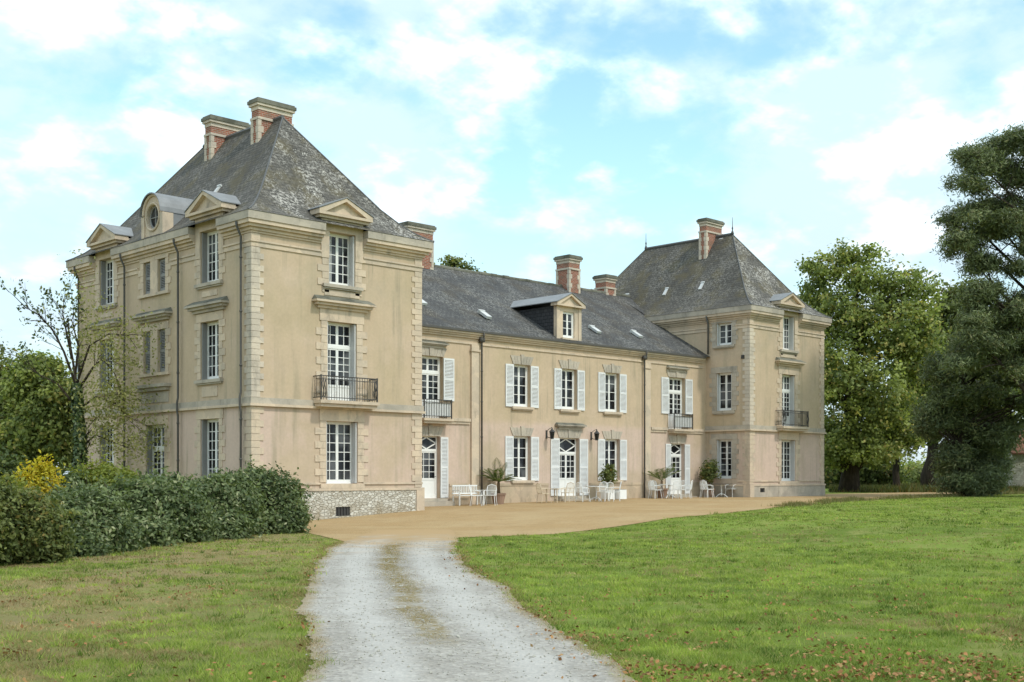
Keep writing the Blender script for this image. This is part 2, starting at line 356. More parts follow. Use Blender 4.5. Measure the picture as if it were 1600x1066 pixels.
# forecourt: an ochre gravel apron in front of the whole facade
low = [(-7.5, -12.6), (-5, -12.35), (-3.4, -12.4), (-1.3, -12.5), (1.5, -12.9), (5.8, -12.6), (12, -11.2), (19, -9.2), (29, -7.0), (40, -5.2), (52, -3.6), (64, -2.6)]
upp = [(-7.5, -12.5), (-5, -12.2), (-4.3, -10.6), (-3.4, -8.6), (-2.4, -6.4), (-.8, -3.6), (1.0, -.1), (1.6, 4.5), (64, 4.5)]
NX = 520; fx = np.linspace(-7.5, 64, NX)
fl = np.interp(fx, *zip(*low)) + jit(3, NX, .16); fu = np.maximum(np.interp(fx, *zip(*upp)) + jit(4, NX, .12) * (fx < 1), fl + .02)
fb = MB(); NY = 10
for i in range(NX):
    for q in range(NY + 1):
        y = fl[i] + (fu[i] - fl[i]) * q / NY; fb.v.append((fx[i], y, G(fx[i], y) + .012))
for i in range(NX - 1):
    for q in range(NY): k_ = i * (NY + 1) + q; fb.f.append((k_, k_ + NY + 1, k_ + NY + 2, k_ + 1)); fb.m.append(0)
court = fb.build('gravel_forecourt', M['court'], None, True, False); tag(court, 'ochre gravel forecourt along the foot of the chateau', None, None, 'structure')

# ------------------------------------------------------------------ the chateau
W1, D1, L, Y2, W2, YW, D2 = 7.72, 13.68, 31.84, 1.06, 7.52, 3.96, 14.0
chateau = empty('chateau', (0, 0, 0), 'long cream-rendered chateau with two slate-roofed pavilions joined by a lower wing', 'chateau')
def front(Y): return lambda u, d, z: (u, Y + d, z)       # d < 0 comes out of the wall
def side(X): return lambda u, d, z: (X + d, u, z)
def panel(b, T, u0, u1, z0, z1, ops, depth=.30):
    """wall sheet with openings and their reveals"""
    b.T = T; us = sorted({u0, u1, *[o[0] for o in ops], *[o[1] for o in ops]}); zs = sorted({z0, z1, *[o[2] for o in ops], *[o[3] for o in ops]})
    for i in range(len(us)-1):
        for j in range(len(zs)-1):
            cu, cz = (us[i]+us[i+1])/2, (zs[j]+zs[j+1])/2
            if any(o[0] < cu < o[1] and o[2] < cz < o[3] for o in ops): continue
            b.add([(us[i],0,zs[j]),(us[i+1],0,zs[j]),(us[i+1],0,zs[j+1]),(us[i],0,zs[j+1])], [(0,1,2,3)])
    for o in ops:
        a, c, e, f = o[:4]
        b.add([(a,0,e),(c,0,e),(c,0,f),(a,0,f),(a,depth+.1,e),(c,depth+.1,e),(c,depth+.1,f),(a,depth+.1,f)], [(0,1,5,4),(1,2,6,5),(2,3,7,6),(3,0,4,7)])
    b.T = None
def teeth(b, u_in, out, z0, z1, small=.24, big=.42, h=.26, p=.03, start=0):
    """quoined jamb: blocks from u_in outwards (out = +1 / -1)"""
    n = max(1, round((z1 - z0) / h)); hh = (z1 - z0) / n
    for i in range(n):
        wd = big if (i + start) % 2 else small; a, c = sorted((u_in + out * .003, u_in + out * wd))
        b.box(a, c, -p, .012, z0 + i*hh + .006, z0 + (i+1)*hh - .006)
def surround(T, u0, u1, z0, z1, top, mat, parent, small=.24, big=.42):
    b = MB(); b.T = T; teeth(b, u0, -1, z0, z1, small, big); teeth(b, u1, 1, z0, z1, small, big)
    b.box(u0 - small - .06, u1 + small + .06, -.04, .012, z1 + .003, top); return b.build('surround', mat, parent)
def sill(T, u0, u1, z, mat, parent, ov=.16, h=.12, out=.14):
    b = MB(); b.T = T; b.box(u0 - ov, u1 + ov, -out, .01, z - h, z - .003); b.box(u0 - ov + .05, u1 + ov - .05, -out * .6, .01, z - h - .06, z - h - .003)
    return b.build('sill', mat, parent)
def hood(T, u0, u1, z0, z1, mat, parent, out=.34):
    """moulded stone hood with a weathered sloping top"""
    b = MB(); b.T = T; h = z1 - z0
    b.box(u0 + .22, u1 - .22, -out * .35, .012, z0 - .10, z0 + .001); b.box(u0 + .10, u1 - .10, -out * .7, .012, z0 + .004, z0 + h * .28); b.box(u0, u1, -out, .012, z0 + h * .285, z0 + h * .5); b.cur = 1
    b.add([(u0,-out,z0+h*.505),(u1,-out,z0+h*.505),(u1,.012,z0+h*.505),(u0,.012,z0+h*.505),(u0+.12,-.03,z1),(u1-.12,-.03,z1),(u1-.12,.012,z1),(u0+.12,.012,z1)],
          [(0,3,2,1),(4,5,6,7),(0,1,5,4),(1,2,6,5),(2,3,7,6),(3,0,4,7)])
    return b.build('hood', [mat, M['cap']], parent)
def glazing(b, pb, u0, u1, z0, z1, cols, rows, D, st=.055, mb=.026, solid=0., kick=.10):
    """one leaf: stiles, rails, glazing bars and (pb) its glass; solid = height of the lower timber panel"""
    b.box(u0, u0+st, D, D+.05, z0, z1); b.box(u1-st, u1, D, D+.05, z0, z1)
    b.box(u0+st, u1-st, D, D+.05, z1-st, z1); b.box(u0+st, u1-st, D, D+.05, z0, z0+kick)
    zb = z0 + kick
    if solid:
        b.box(u0+st, u1-st, D+.018, D+.045, z0+kick, z0+solid-.08); b.box(u0+st, u1-st, D, D+.05, z0+solid-.08, z0+solid); zb = z0 + solid
    a, c, e, f = u0+st, u1-st, zb, z1-st
    for i in range(1, cols): x = a+(c-a)*i/cols; b.box(x-mb/2, x+mb/2, D+.006, D+.046, e, f)
    for j in range(1, rows):
        z = e+(f-e)*j/rows
        for i in range(cols): xa, xb = a+(c-a)*i/cols, a+(c-a)*(i+1)/cols; b.box(xa + (mb/2 if i else 0), xb - (mb/2 if i < cols-1 else 0), D+.008, D+.044, z-mb/2, z+mb/2)
    pb.add([(a-.01,D+.03,e-.01),(c+.01,D+.03,e-.01),(c+.01,D+.03,f+.01),(a-.01,D+.03,f+.01)], [(0,1,2,3)])
def window(T, u0, u1, z0, z1, cols=2, rows=6, D=.30, transom=None, trows=2, solid=0., diamond=False, name='window', leaves=2, fold=None, mat='white'):
    """casement: outer frame and leaves are the part's own mesh, pane / folded shutters are its sub-parts"""
    b, pb = MB(), MB(); b.T = pb.T = T; fr = .05
    b.box(u0, u0+fr, D-.02, D+.08, z0, z1); b.box(u1-fr, u1, D-.02, D+.08, z0, z1); b.box(u0+fr, u1-fr, D-.02, D+.08, z1-fr, z1); b.box(u0+fr, u1-fr, D-.02, D+.08, z0, z0+fr)
    a, c, e, f = u0+fr, u1-fr, z0+fr, z1-fr
    if transom:
        b.box(a, c, D-.02, D+.07, transom-.06, transom+.06)
        if diamond:
            mz, mu = (transom+.06+f)/2, (a+c)/2
            for s1, s2 in (((a,mz),(mu,f)),((mu,f),(c,mz)),((c,mz),(mu,transom+.06)),((mu,transom+.06),(a,mz))):
                dx, dz = s2[0]-s1[0], s2[1]-s1[1]; l = math.hypot(dx, dz); nx, nz = -dz/l*.025, dx/l*.025
                b.prism([(s1[0]+nx,s1[1]+nz),(s1[0]-nx,s1[1]-nz),(s2[0]-nx,s2[1]-nz),(s2[0]+nx,s2[1]+nz)], D, D+.04)
            pb.add([(a,D+.03,transom+.06),(c,D+.03,transom+.06),(c,D+.03,f),(a,D+.03,f)], [(0,1,2,3)])
        else:
            wl = (c-a)/leaves
            for q in range(leaves): glazing(b, pb, a+q*wl+.002, a+(q+1)*wl-.002, transom+.06, f, cols, trows, D, kick=.04)
        f = transom - .06
    wl = (c-a)/leaves
    for q in range(leaves): glazing(b, pb, a+q*wl+.002, a+(q+1)*wl-.002, e, f, cols, rows, D, solid=solid)
    o = b.build(name, M[mat], chateau); pb.build('pane', M['glass'], o, fix=False)
    if fold:                                                    # metal shutters folded back against the reveals
        for s_ in (1, -1):
            fb_ = MB(); fb_.T = T
            uu = u0 if s_ > 0 else u1
            for q in range(2): a_, c_ = sorted((uu + s_*(.006+q*.035), uu + s_*(.034+q*.035))); fb_.box(a_, c_, .03, D-.03, z0+.02, z1-.02)
            fb_.build('folded_shutter', M[fold], o)
    return o
def shutter(T, u0, u1, z0, z1, d0=-.055, mat='shutter'):
    b = MB(); b.T = T; st = .065; d1 = d0 + .04
    b.box(u0, u0+st, d0, d1, z0, z1); b.box(u1-st, u1, d0, d1, z0, z1); mid = z0 + (z1-z0)*.5
    for a, c in ((z0, z0+.12), (mid-.05, mid+.05), (z1-.09, z1)): b.box(u0+st, u1-st, d0, d1, a, c)
    for a, c in ((z0+.12, mid-.05), (mid+.05, z1-.09)):
        n = int((c-a)/.06)
        for i in range(n):
            z = a + (c-a)*(i+.5)/n
            b.add([(u0+st,d0+.004,z-.026),(u1-st,d0+.004,z-.026),(u1-st,d1-.004,z+.012),(u0+st,d1-.004,z+.012),(u0+st,d0+.004,z-.016),(u1-st,d0+.004,z-.016),(u1-st,d1-.004,z+.022),(u0+st,d1-.004,z+.022)],
                  [(0,1,2,3),(7,6,5,4),(0,4,5,1),(1,5,6,2),(2,6,7,3),(3,7,4,0)])
    return b.build('shutter', M[mat], chateau)
def balcony(T, u0, u1, zs, zt, out=.5, slab=.2, belly=True, nb=22, mat='stone', backing=False):
    b = MB(); b.T = T; b.box(u0-.06, u1+.06, -out-.08, .012, zs-slab*.5, zs); b.box(u0, u1, -out, .012, zs-slab, zs-slab*.5-.004)
    o = b.build('balcony', M[mat], chateau)
    r = MB(); r.T = T; y = -out
    r.box(u0, u1, y-.022, y+.022, zt-.035, zt); r.box(u0, u1, y-.014, y+.014, zs+.08, zs+.11); r.box(u0, u1, y-.012, y+.012, zt-.15, zt-.125)
    for uu in (u0, u1): r.box(uu-.018, uu+.018, y+.024, 0, zt-.033, zt-.002); r.box(uu-.012, uu+.012, y+.016, 0, zs+.082, zs+.108)
    for i in range(nb + 1):
        u = u0 + (u1-u0)*i/nb; r.box(u-.0075, u+.0075, y-.0075, y+.0075, zs+.001, zt-.036)
    for uu in (u0, u1):
        for i in range(1, 5): d = y + out*i/5; r.box(uu-.008, uu+.008, d-.008, d+.008, zs+.11, zt-.034)
        r.box(uu-.022, uu+.022, y-.024, y+.024, zs+.001, zt+.02)
    if belly:                                                   # bowed scroll panels at both ends
        for uu in (u0, u1):
            s_ = 1 if uu == u0 else -1
            for q in (.07, .17):
                r.tube([(uu+s_*q, y - .10*math.sin(math.pi*t)*(1-.3*t), zs+.10+(zt-zs-.16)*t) for t in np.linspace(0, 1, 7)], .016, 5)
                r.tube([(uu+s_*(q+.03*math.sin(6.28*t)), y - .02, zs+.15+(zt-zs-.3)*t) for t in np.linspace(0, 1, 9)], .013, 5)
    r.build('railing', M['iron'], o)
    if backing: q = MB(); q.T = T; q.box(u0+.03, u1-.03, y+.03, y+.035, zs+.12, zt-.16); q.build('screen', M['pale'], o)
    return o
def pediment(T, uc, hw, zb, za, parent, depth, mat='stone', out=.30):
    """triangular stone gable with zinc on its two slopes, running back into the roof"""
    b = MB(); b.T = T; cu = .09
    b.box(uc-hw, uc+hw, -out, depth*.35, zb-.10, zb); b.box(uc-hw+.10, uc+hw-.10, -out*.6, .3, zb-.20, zb-.104)
    b.prism([(uc-hw+.18, zb+.003), (uc+hw-.18, zb+.003), (uc, za-.14)], -out*.42, .25)
    s_ = (za-zb)/hw
    for sg in (1, -1):
        b.prism([(uc+sg*hw, zb+.003), (uc+sg*hw, zb+.08), (uc+.0, za), (uc, za-.13), (uc+sg*(hw-.28), zb+.003)], -out, .30 if sg > 0 else .301)
    o = b.build('pediment', M[mat], parent)
    z_ = MB(); z_.T = T
    for sg in (1, -1):
        z_.prism([(uc+sg*(hw+.04), zb+.083), (uc+sg*(hw+.04), zb+.115), (uc, za+.04), (uc, za+.006)], -out-.03, depth)
    z_.build('zinc_cover', M['zinc'], parent)
    return o
def chimney(x0, x1, y0, y1, zb, zt, roof, quoins=True, capmat='cap'):
    b = MB(); b.cur = 0; ht = zt - zb; b.box(x0+.03, x1-.03, y0+.03, y1-.03, zb, zt-.42)
    b.cur = 1
    b.box(x0-.02, x1+.02, y0-.02, y1+.02, zt-.80, zt-.70); b.box(x0+.01, x1-.01, y0+.01, y1-.01, zt-.42, zt-.26); b.box(x0-.06, x1+.06, y0-.06, y1+.06, zt-.26, zt-.16)
    if quoins:
        n = int((ht-.82)/.26)
        for i in range(n):
            z = zt-.80-(i+1)*.26; wd = .25 if i % 2 else .15
            for xa, xb in ((x0, x0+wd), (x1-wd, x1)):
                for ya, yb in ((y0, y0+min(.2, wd)), (y1-min(.2, wd), y1)): b.box(xa, xb, ya, yb, z+.006, z+.254)
    b.cur = 2; b.box(x0-.10, x1+.10, y0-.10, y1+.10, zt-.16, zt-.03); b.box(x0-.05, x1+.05, y0-.05, y1+.05, zt-.03, zt+.03)
    return b.build('chimney', [M['brick'], M['corner_stone'], M[capmat]], roof)
PR = [(0, 10.86), (.25, 10.99), (.6, 11.22), (1.0, 11.58), (1.5, 12.12)]     # flared eaves of the pavilion roofs: inset, height
EO = .37; RZ = 15.78
def roof_z(s_, half):
    pts = PR + [(half, RZ)]; return float(np.interp(s_, [p[0] for p in pts], [p[1] for p in pts]))
def pav_roof(x0, y0, wd, dp, label):
    b = MB(); hx0, hx1, hy0, hy1 = x0-EO, x0+wd+EO, y0-EO, y0+dp+EO; half = wd/2 + EO; rings = []
    prof = PR + [(2.2, None), (3.0, None), (half, RZ)]
    prof = [(s_, z if z else roof_z(s_, half)) for s_, z in prof]
    for s_, z in prof: rings.append([(hx0+s_, hy0+s_, z), (hx1-s_, hy0+s_, z), (hx1-s_, hy1-s_, z), (hx0+s_, hy1-s_, z)])
    for a, c in zip(rings, rings[1:]):
        for i in range(4): j = (i+1) % 4; b.add([a[i], a[j], c[j], c[i]], [(0, 1, 2, 3)] if not (c is rings[-1] and i in (0, 2)) else [(0, 1, 2)])
    o = b.build('pavilion_roof', M['slate_p'], chateau); o['label'] = label
    h = MB(); half_pts = prof
    for sx, sy in ((0,0),(1,0),(0,1),(1,1)):
        pts = [((hx1-s_ if sx else hx0+s_), (hy1-s_ if sy else hy0+s_), z+.01) for s_, z in prof]; h.tube(pts, .03, 6)
    h.tube([(x0+wd/2, y0+wd/2, RZ+.02), (x0+wd/2, y0+dp-wd/2, RZ+.02)], .09, 6)
    h.build('ridge_capping', M['lead'], o); return o, half
def box_run(b, x0, y0, wd, dp, o, z0, z1, sides='fl', gaps_f=(), gaps_l=()):
    """a moulding layer round a pavilion: front, left, right and back runs, butted at the corners; gaps where dormers break through"""
    def runs(a, c, gaps):
        e = a
        for g0, g1 in sorted(gaps): yield e, g0; e = g1
        yield e, c
    for a, c in runs(x0-o, x0+wd+o, gaps_f): b.box(a, c, y0-o, y0+.01, z0, z1)
    for a, c in runs(y0+.011, y0+dp+o, gaps_l): b.box(x0-o, x0+.01, a, c, z0, z1)
    b.box(x0+wd-.01, x0+wd+o, y0+.011, y0+dp+o, z0, z1)
def pavilion(x0, y0, wd, dp, near):
    uc = x0 + wd/2 + (.02 if near else .03)
    fo = [(uc-.72, uc+.72, 1.36, 3.67), (uc-.67, uc+.67, 4.37, 7.35), (uc-.60, uc+.60, 8.72, 10.66)]
    if near:
        lo = [(2.14, 3.42, 1.41, 3.73), (2.14, 3.42, 5.17, 7.30), (2.14, 3.42, 8.71, 10.64), (6.10, 7.58, .9, 3.64), (6.04, 6.62, 5.66, 7.32), (7.20, 7.78, 5.66, 7.32), (6.04, 6.62, 8.78, 10.05), (7.20, 7.78, 8.78, 10.05),
              (10.28, 11.56, 1.41, 3.73), (10.28, 11.56, 5.17, 7.30), (10.28, 11.56, 8.71, 10.64)]
    else: lo = [(2.22, 3.24, 1.5, 3.65), (2.22, 3.24, 5.24, 7.32), (2.22, 3.24, 8.84, 10.07)]
    Tf, Tl = front(y0), side(x0); b = MB()
    def cut(ops, zt): return [o for o in ops]
    panel(b, Tf, x0, x0+wd, -.6, 10.9, fo); panel(b, Tl, y0, y0+dp, -.6, 10.9, lo)
    b.T = None; b.add([(x0+wd,y0,-.6),(x0+wd,y0+dp,-.6),(x0+wd,y0+dp,10.9),(x0+wd,y0,10.9)], [(0,1,2,3)]); b.add([(x0,y0+dp,-.6),(x0+wd,y0+dp,-.6),(x0+wd,y0+dp,10.9),(x0,y0+dp,10.9)], [(0,1,2,3)])
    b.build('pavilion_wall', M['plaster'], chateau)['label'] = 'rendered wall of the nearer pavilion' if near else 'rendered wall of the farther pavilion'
    roof, half = pav_roof(x0, y0, wd, dp, 'lichen-mottled steep hipped slate roof' if near else 'dark steep hipped slate roof with two finials')
    # mouldings
    gf = [(uc-.96, uc+.96)]; gl = [(1.80, 3.76), (9.94, 11.90)] if near else []
    b = MB()
    for o, za, zb in ((.04, 9.68, 9.84), (.08, 9.845, 9.91)): box_run(b, x0, y0, wd, dp, o, za, zb, gaps_f=gf, gaps_l=gl + [(5.6, 8.2)] if near else [(1.95, 3.5)])
    for o, za, zb in ((.05, 10.16, 10.23), (.11, 10.235, 10.34), (.22, 10.345, 10.44), (.31, 10.445, 10.58)): box_run(b, x0, y0, wd, dp, o, za, zb, gaps_f=gf, gaps_l=gl)
    b.build('cornice', M['stone'], chateau)
    b = MB(); box_run(b, x0, y0, wd, dp, .35, 10.584, 10.855, gaps_f=gf, gaps_l=gl); b.build('gutter', M['grey_stone'], chateau)
    b = MB(); box_run(b, x0, y0, wd, dp, .13, 4.10, 4.19); b.cur = 1; box_run(b, x0, y0, wd, dp, .08, 4.195, 4.40); b.build('string_course', [M['stone'], M['grey_stone']], chateau)
    b = MB(); box_run(b, x0, y0, wd, dp, .05, 1.33, 1.40, gaps_f=[(uc-.97, uc+.97)], gaps_l=[(u0-.4, u1+.4) for u0, u1, z0, z1 in lo if z0 < 2]); box_run(b, x0, y0, wd, dp, .10, 1.10, 1.19); b.build('plinth_moulding', M['stone'], chateau)
    b = MB()
    cell = [(3.55, 4.22, .16, .50), (1.95, 2.3, .05, .25)] if near else [(L+.9, L+1.35, .75, .98)]
    panel(b, front(y0-.07), x0-.07, x0+wd+.07, -.6, 1.10, cell, .25); panel(b, side(x0-.07), y0-.07, y0+dp+.07, -.6, 1.10, [(6.05, 7.63, -.6, 1.10)] if near else [], .1)
    b.T = None; b.add([(x0+wd+.07,y0-.07,-.6),(x0+wd+.07,y0+dp+.07,-.6),(x0+wd+.07,y0+dp+.07,1.1),(x0+wd+.07,y0-.07,1.1)], [(0,1,2,3)])
    b.build('plinth', M['rubble'] if near else M['grey_stone'], chateau)
    for c in cell:
        v = MB(); v.T = front(y0-.07); v.add([(c[0],.06,c[2]),(c[1],.06,c[2]),(c[1],.06,c[3]),(c[0],.06,c[3])], [(0,1,2,3)])  # black sheet behind the bars stands in for the dark of the hole
        for i in range(1, 5): x = c[0]+(c[1]-c[0])*i/5; v.box(x-.012, x+.012, .02, .04, c[2], c[3])
        v.build('cellar_vent', M['iron'], chateau)
    # quoins: storey by storey, both faces of each corner
    for cx, sx in ((x0, 1), (x0+wd, -1)):
        for (za, zb, h, mt) in ((1.20, 4.09, .24, 'stone'), (4.41, 9.67, .21, 'corner_stone' if sx > 0 else 'stone'), (9.92, 10.15, .23, 'stone')):
            n = round((zb-za)/h); hh = (zb-za)/n; q = MB()
            for i in range(n):
                a, c = (.48, .30) if i % 2 else (.33, .44); p = .03; zl, zh = za+i*hh+.006, za+(i+1)*hh-.006
                xa, xb = sorted((cx-sx*p, cx+sx*a)); q.box(xa, xb, y0-p, y0+.01, zl, zh)
                xa, xb = sorted((cx-sx*p, cx+sx*.01)); q.box(xa, xb, y0+.011, y0+c, zl, zh)
            q.build('quoin', M[mt], chateau)
        if near or sx > 0:                                      # plinth corner stones
            q = MB(); xa, xb = sorted((cx-sx*.10, cx+sx*.30)); q.box(xa, xb, y0-.10, y0-.055, -.5, 1.095)
            xa, xb = sorted((cx-sx*.10, cx-sx*.055)); q.box(xa, xb, y0-.054, y0+.35, -.5, 1.095); q.build('quoin', M['stone'], chateau)
    # ---- front windows
    st = M['stone']; gs = M['grey_stone']
    w_ = window(Tf, *fo[0][:2], 1.36, 3.67, 2, 6, fold='pale')
    b = MB(); b.T = Tf; teeth(b, fo[0][0], -1, 1.41, 3.67, .28, .50); teeth(b, fo[0][1], 1, 1.41, 3.67, .28, .50); b.box(fo[0][0]-.30, fo[0][1]+.30, -.045, .012, 3.673, 4.095); b.box(fo[0][0]-.28, fo[0][1]+.28, -.09, .012, 1.195, 1.357); b.build('surround', st, w_)
    w_ = window(Tf, *fo[1][:2], 4.37, 7.35, 2, 5, transom=6.45, trows=2, solid=.62, fold='pale', name='french_window')
    surround(Tf, *fo[1][:2], 4.41, 7.35, 7.80, st, w_, .28, .50); hood(Tf, uc-1.36, uc+1.36, 7.90, 8.26, st, w_)
    w_ = window(Tf, *fo[2][:2], 8.72, 10.66, 2, 5, fold='pale')
    b = MB(); b.T = Tf; teeth(b, fo[2][0], -1, 8.40, 9.66, .30, .50); teeth(b, fo[2][1], 1, 8.40, 9.66, .30, .50)
    for s_ in (-1, 1):
        a, c = sorted((uc+s_*.603, uc+s_*.955)); b.box(a, c, -.05, .02, 9.665, 10.66)
    b.box(uc-.955, uc+.955, -.05, .9, 10.663, 11.095); b.build('surround', st, w_)
    sill(Tf, *fo[2][:2], 8.72, gs, w_, .3); b = MB(); b.T = Tf; b.box(uc-.8, uc+.8, -.03, .012, 8.30, 8.50); b.build('apron', st, w_)
    pediment(Tf, uc, 1.22, 11.30, 11.92, w_, 1.0)
    for s_ in (-1, 1):                                          # dormer cheeks above the eaves
        b = MB(); b.T = Tf; a, c = sorted((uc+s_*.90, uc+s_*.94)); b.box(a, c, .03, .8, 10.60, 11.18); b.build('dormer_cheek', M['slate_p'], chateau)
    balcony(Tf, uc-1.28, uc+1.28, 4.41, 5.30, .48, .24, nb=22)
    # ---- left flank
    if near:
        for k, (a, c) in enumerate(((2.14, 3.42), (10.28, 11.56))):
            m_ = (a+c)/2
            w_ = window(Tl, a, c, 1.41, 3.73, 2, 6, D=.25, fold='grey'); surround(Tl, a, c, 1.45, 3.73, 4.095, st, w_)
            w_ = window(Tl, a, c, 5.17, 7.30, 2, 5, D=.25, fold='grey'); surround(Tl, a, c, 5.20, 7.30, 7.62, st, w_); sill(Tl, a, c, 5.17, gs, w_, .28); hood(Tl, m_-1.3, m_+1.3, 7.74, 8.10, gs, w_)
            b = MB(); b.T = Tl; b.box(a+.1, c-.1, -.03, .012, 4.55, 4.92); b.build('apron', st, w_)
            w_ = window(Tl, a, c, 8.71, 10.64, 2, 5, D=.25, fold='grey')
            b = MB(); b.T = Tl; teeth(b, a, -1, 8.72, 9.66, .26, .42); teeth(b, c, 1, 8.72, 9.66, .26, .42)
            for s_, e in ((-1, a), (1, c)): x0_, x1_ = sorted((e+s_*.003, e+s_*.335)); b.box(x0_, x1_, -.05, .02, 9.665, 10.64)
            b.box(a-.335, c+.335, -.05, .9, 10.643, 11.135); b.build('surround', st, w_); sill(Tl, a, c, 8.71, gs, w_, .28)
            b = MB(); b.T = Tl; b.box(a+.1, c-.1, -.03, .012, 8.22, 8.42); b.build('apron', st, w_); pediment(Tl, m_, 1.26, 11.34, 12.02, w_, 1.05)
        w_ = window(Tl, 6.10, 7.58, .9, 3.64, 2, 4, D=.25, transom=2.72, trows=2, solid=.75, name='glazed_door', fold='grey'); surround(Tl, 6.10, 7.58, 1.22, 3.64, 3.98, st, w_)
        for (za, zb, extra) in ((5.66, 7.32, 1), (8.78, 10.05, 0)):
            for a in (6.04, 7.20):
                w_ = shutter(Tl, a+.01, a+.57, za+.01, zb-.01, .07, 'grey'); w_.name = 'closed_shutter'; bk_ = MB(); bk_.T = Tl; bk_.box(a+.004, a+.576, .125, .16, za+.004, zb-.004); bk_.build('backing', M['iron'], w_)
                if a < 7:
                    b = MB(); b.T = Tl; teeth(b, 6.04, -1, za, zb, .24, .42); teeth(b, 7.78, 1, za, zb, .24, .42); b.box(6.623, 7.197, -.04, .012, za, zb); b.box(5.78, 8.04, -.045, .012, zb+.003, zb+.26); b.box(5.70, 8.12, -.10, .012, za-.12, za-.003); b.build('surround', st, w_)
                    if extra: hood(Tl, 5.50, 8.32, 7.76, 8.10, gs, w_, .36); c_ = MB(); c_.T = Tl; c_.box(5.62, 8.20, -.28, .012, 5.08, 5.20); c_.box(5.75, 8.07, -.16, .012, 4.95, 5.076); c_.box(5.80, 8.02, -.03, .012, 4.5, 4.9); c_.build('sill', gs, w_)
        for y in (.44, 4.82, 9.10, 13.25):                      # rainwater pipes
            p = MB(); p.tube([(-.35, y, 10.55), (-.33, y, 10.40), (-.16, y, 10.05), (-.16, y, 4.6), (-.20, y, 4.4), (-.20, y, 4.1), (-.16, y, 3.9), (-.16, y, -.3)], .042, 8)
            for z in (9.3, 7.4, 5.5, 3.6, 2.2): p.tube([(-.16, y, z), (-.16, y, z+.07)], .056, 8)
            p.build('drainpipe', M['pipe'], chateau, True)
        # round-windowed dormer over the flank
        yc, zc, r = 6.84, 11.72, .46; b = MB(); b.cur = 0
        n = 24; xo, xi = -.10, .55; outer = [(yc-.78, 10.86)] + [(yc-.78*math.cos(t), 11.82+.78*math.sin(t)) for t in np.linspace(0, math.pi, 17)] + [(yc+.78, 10.86)]
        ring_i = [(yc-r*math.cos(t), zc+r*math.sin(t)) for t in np.linspace(-math.pi/2, 3*math.pi/2, n, endpoint=False)]
        def ray_out(t):
            cy, cz = -math.cos(t), math.sin(t); best = None
            P_ = outer + [outer[0]]
            for (a0, b0), (a1, b1) in zip(P_, P_[1:]):
                ex, ez = a1-a0, b1-b0; den = cy*ez-cz*ex
                if abs(den) < 1e-9: continue
                q = ((a0-yc)*ez-(b0-zc)*ex)/den; s__ = ((a0-yc)*cz-(b0-zc)*cy)/den
                if q > 0 and -1e-6 <= s__ <= 1+1e-6: best = q if best is None else min(best, q)
            return (yc+cy*best, zc+cz*best)
        ts = list(np.linspace(-math.pi/2, 3*math.pi/2, n, endpoint=False)); ro = [ray_out(t) for t in ts]
        for i in range(n):
            j = (i+1) % n; b.add([(xo, *ring_i[i]), (xo, *ring_i[j]), (xo, *ro[j]), (xo, *ro[i])], [(0,1,2,3)]); b.add([(xo, *ring_i[i]), (xo, *ring_i[j]), (xo+.25, *ring_i[j]), (xo+.25, *ring_i[i])], [(0,1,2,3)])
        b.tube([(xo-.02, yc-(r+.06)*math.cos(t), zc+(r+.06)*math.sin(t)) for t in np.linspace(0, 2*math.pi, 25)], .05, 6, False)
        b.tube([(xo-.02, yc-.74*math.cos(t), 11.84+.74*math.sin(t)) for t in np.linspace(0, math.pi, 13)], .07, 6)
        b.box(xo-.06, .3, yc-.84, yc-.62, 10.84, 11.8); b.box(xo-.06, .3, yc+.62, yc+.84, 10.84, 11.8)
        b.cur = 1
        arc = [(yc-.83*math.cos(t), 11.82+.83*math.sin(t)) for t in np.linspace(0, math.pi, 15)]
        for (a0, b0), (a1, b1) in zip(arc, arc[1:]): b.add([(xo-.16, a0, b0), (xo-.16, a1, b1), (1.75, a1, b1), (1.75, a0, b0), (xo-.16, a0, b0-.05), (xo-.16, a1, b1-.05)], [(0,1,2,3), (0,4,5,1)])
        for s_ in (-1, 1): b.add([(xo+.3, yc+s_*.8, 10.9), (1.5, yc+s_*.8, 10.9), (1.5, yc+s_*.8, 11.88), (xo+.3, yc+s_*.8, 11.88)], [(0,1,2,3)])
        d_ = b.build('dormer', [st, M['zinc']], chateau)
        b = MB(); b.tube([(xo+.12, yc-(r-.03)*math.cos(t), zc+(r-.03)*math.sin(t)) for t in np.linspace(0, 2*math.pi, 25)], .04, 6, False)
        b.box(xo+.10, xo+.14, yc-.018, yc+.018, zc-r, zc+r); b.box(xo+.10, xo+.14, yc-r, yc-.018, zc-.018, zc+.018); b.box(xo+.10, xo+.14, yc+.018, yc+r, zc-.018, zc+.018); b.build('round_window', M['grey'], d_)
        b = MB(); b.add([(xo+.15, *p) for p in ring_i], [tuple(range(n))]); b.build('pane', M['glass'], d_, fix=False)
        chimney(3.12, 4.75, 4.45, 5.0, 13.9, 16.52, roof); chimney(3.12, 4.85, 8.0, 8.55, 13.9, 16.6, roof)
    else:
        w_ = window(Tl, 2.22, 3.24, 1.5, 3.65, 1, 6, D=.26, fold='pale'); surround(Tl, 2.22, 3.24, 1.5, 3.65, 3.95, gs, w_, .30, .46)
        w_ = window(Tl, 2.22, 3.24, 5.24, 7.32, 1, 4, D=.2, fold='pale'); surround(Tl, 2.22, 3.24, 5.24, 7.32, 7.65, gs, w_, .30, .46); sill(Tl, 2.22, 3.24, 5.24, gs, w_, .2, .16)
        w_ = window(Tl, 2.22, 3.24, 8.84, 10.07, 1, 3, D=.2, fold='pale'); surround(Tl, 2.22, 3.24, 8.84, 10.07, 10.15, gs, w_, .28, .40); sill(Tl, 2.22, 3.24, 8.84, gs, w_, .2, .12)
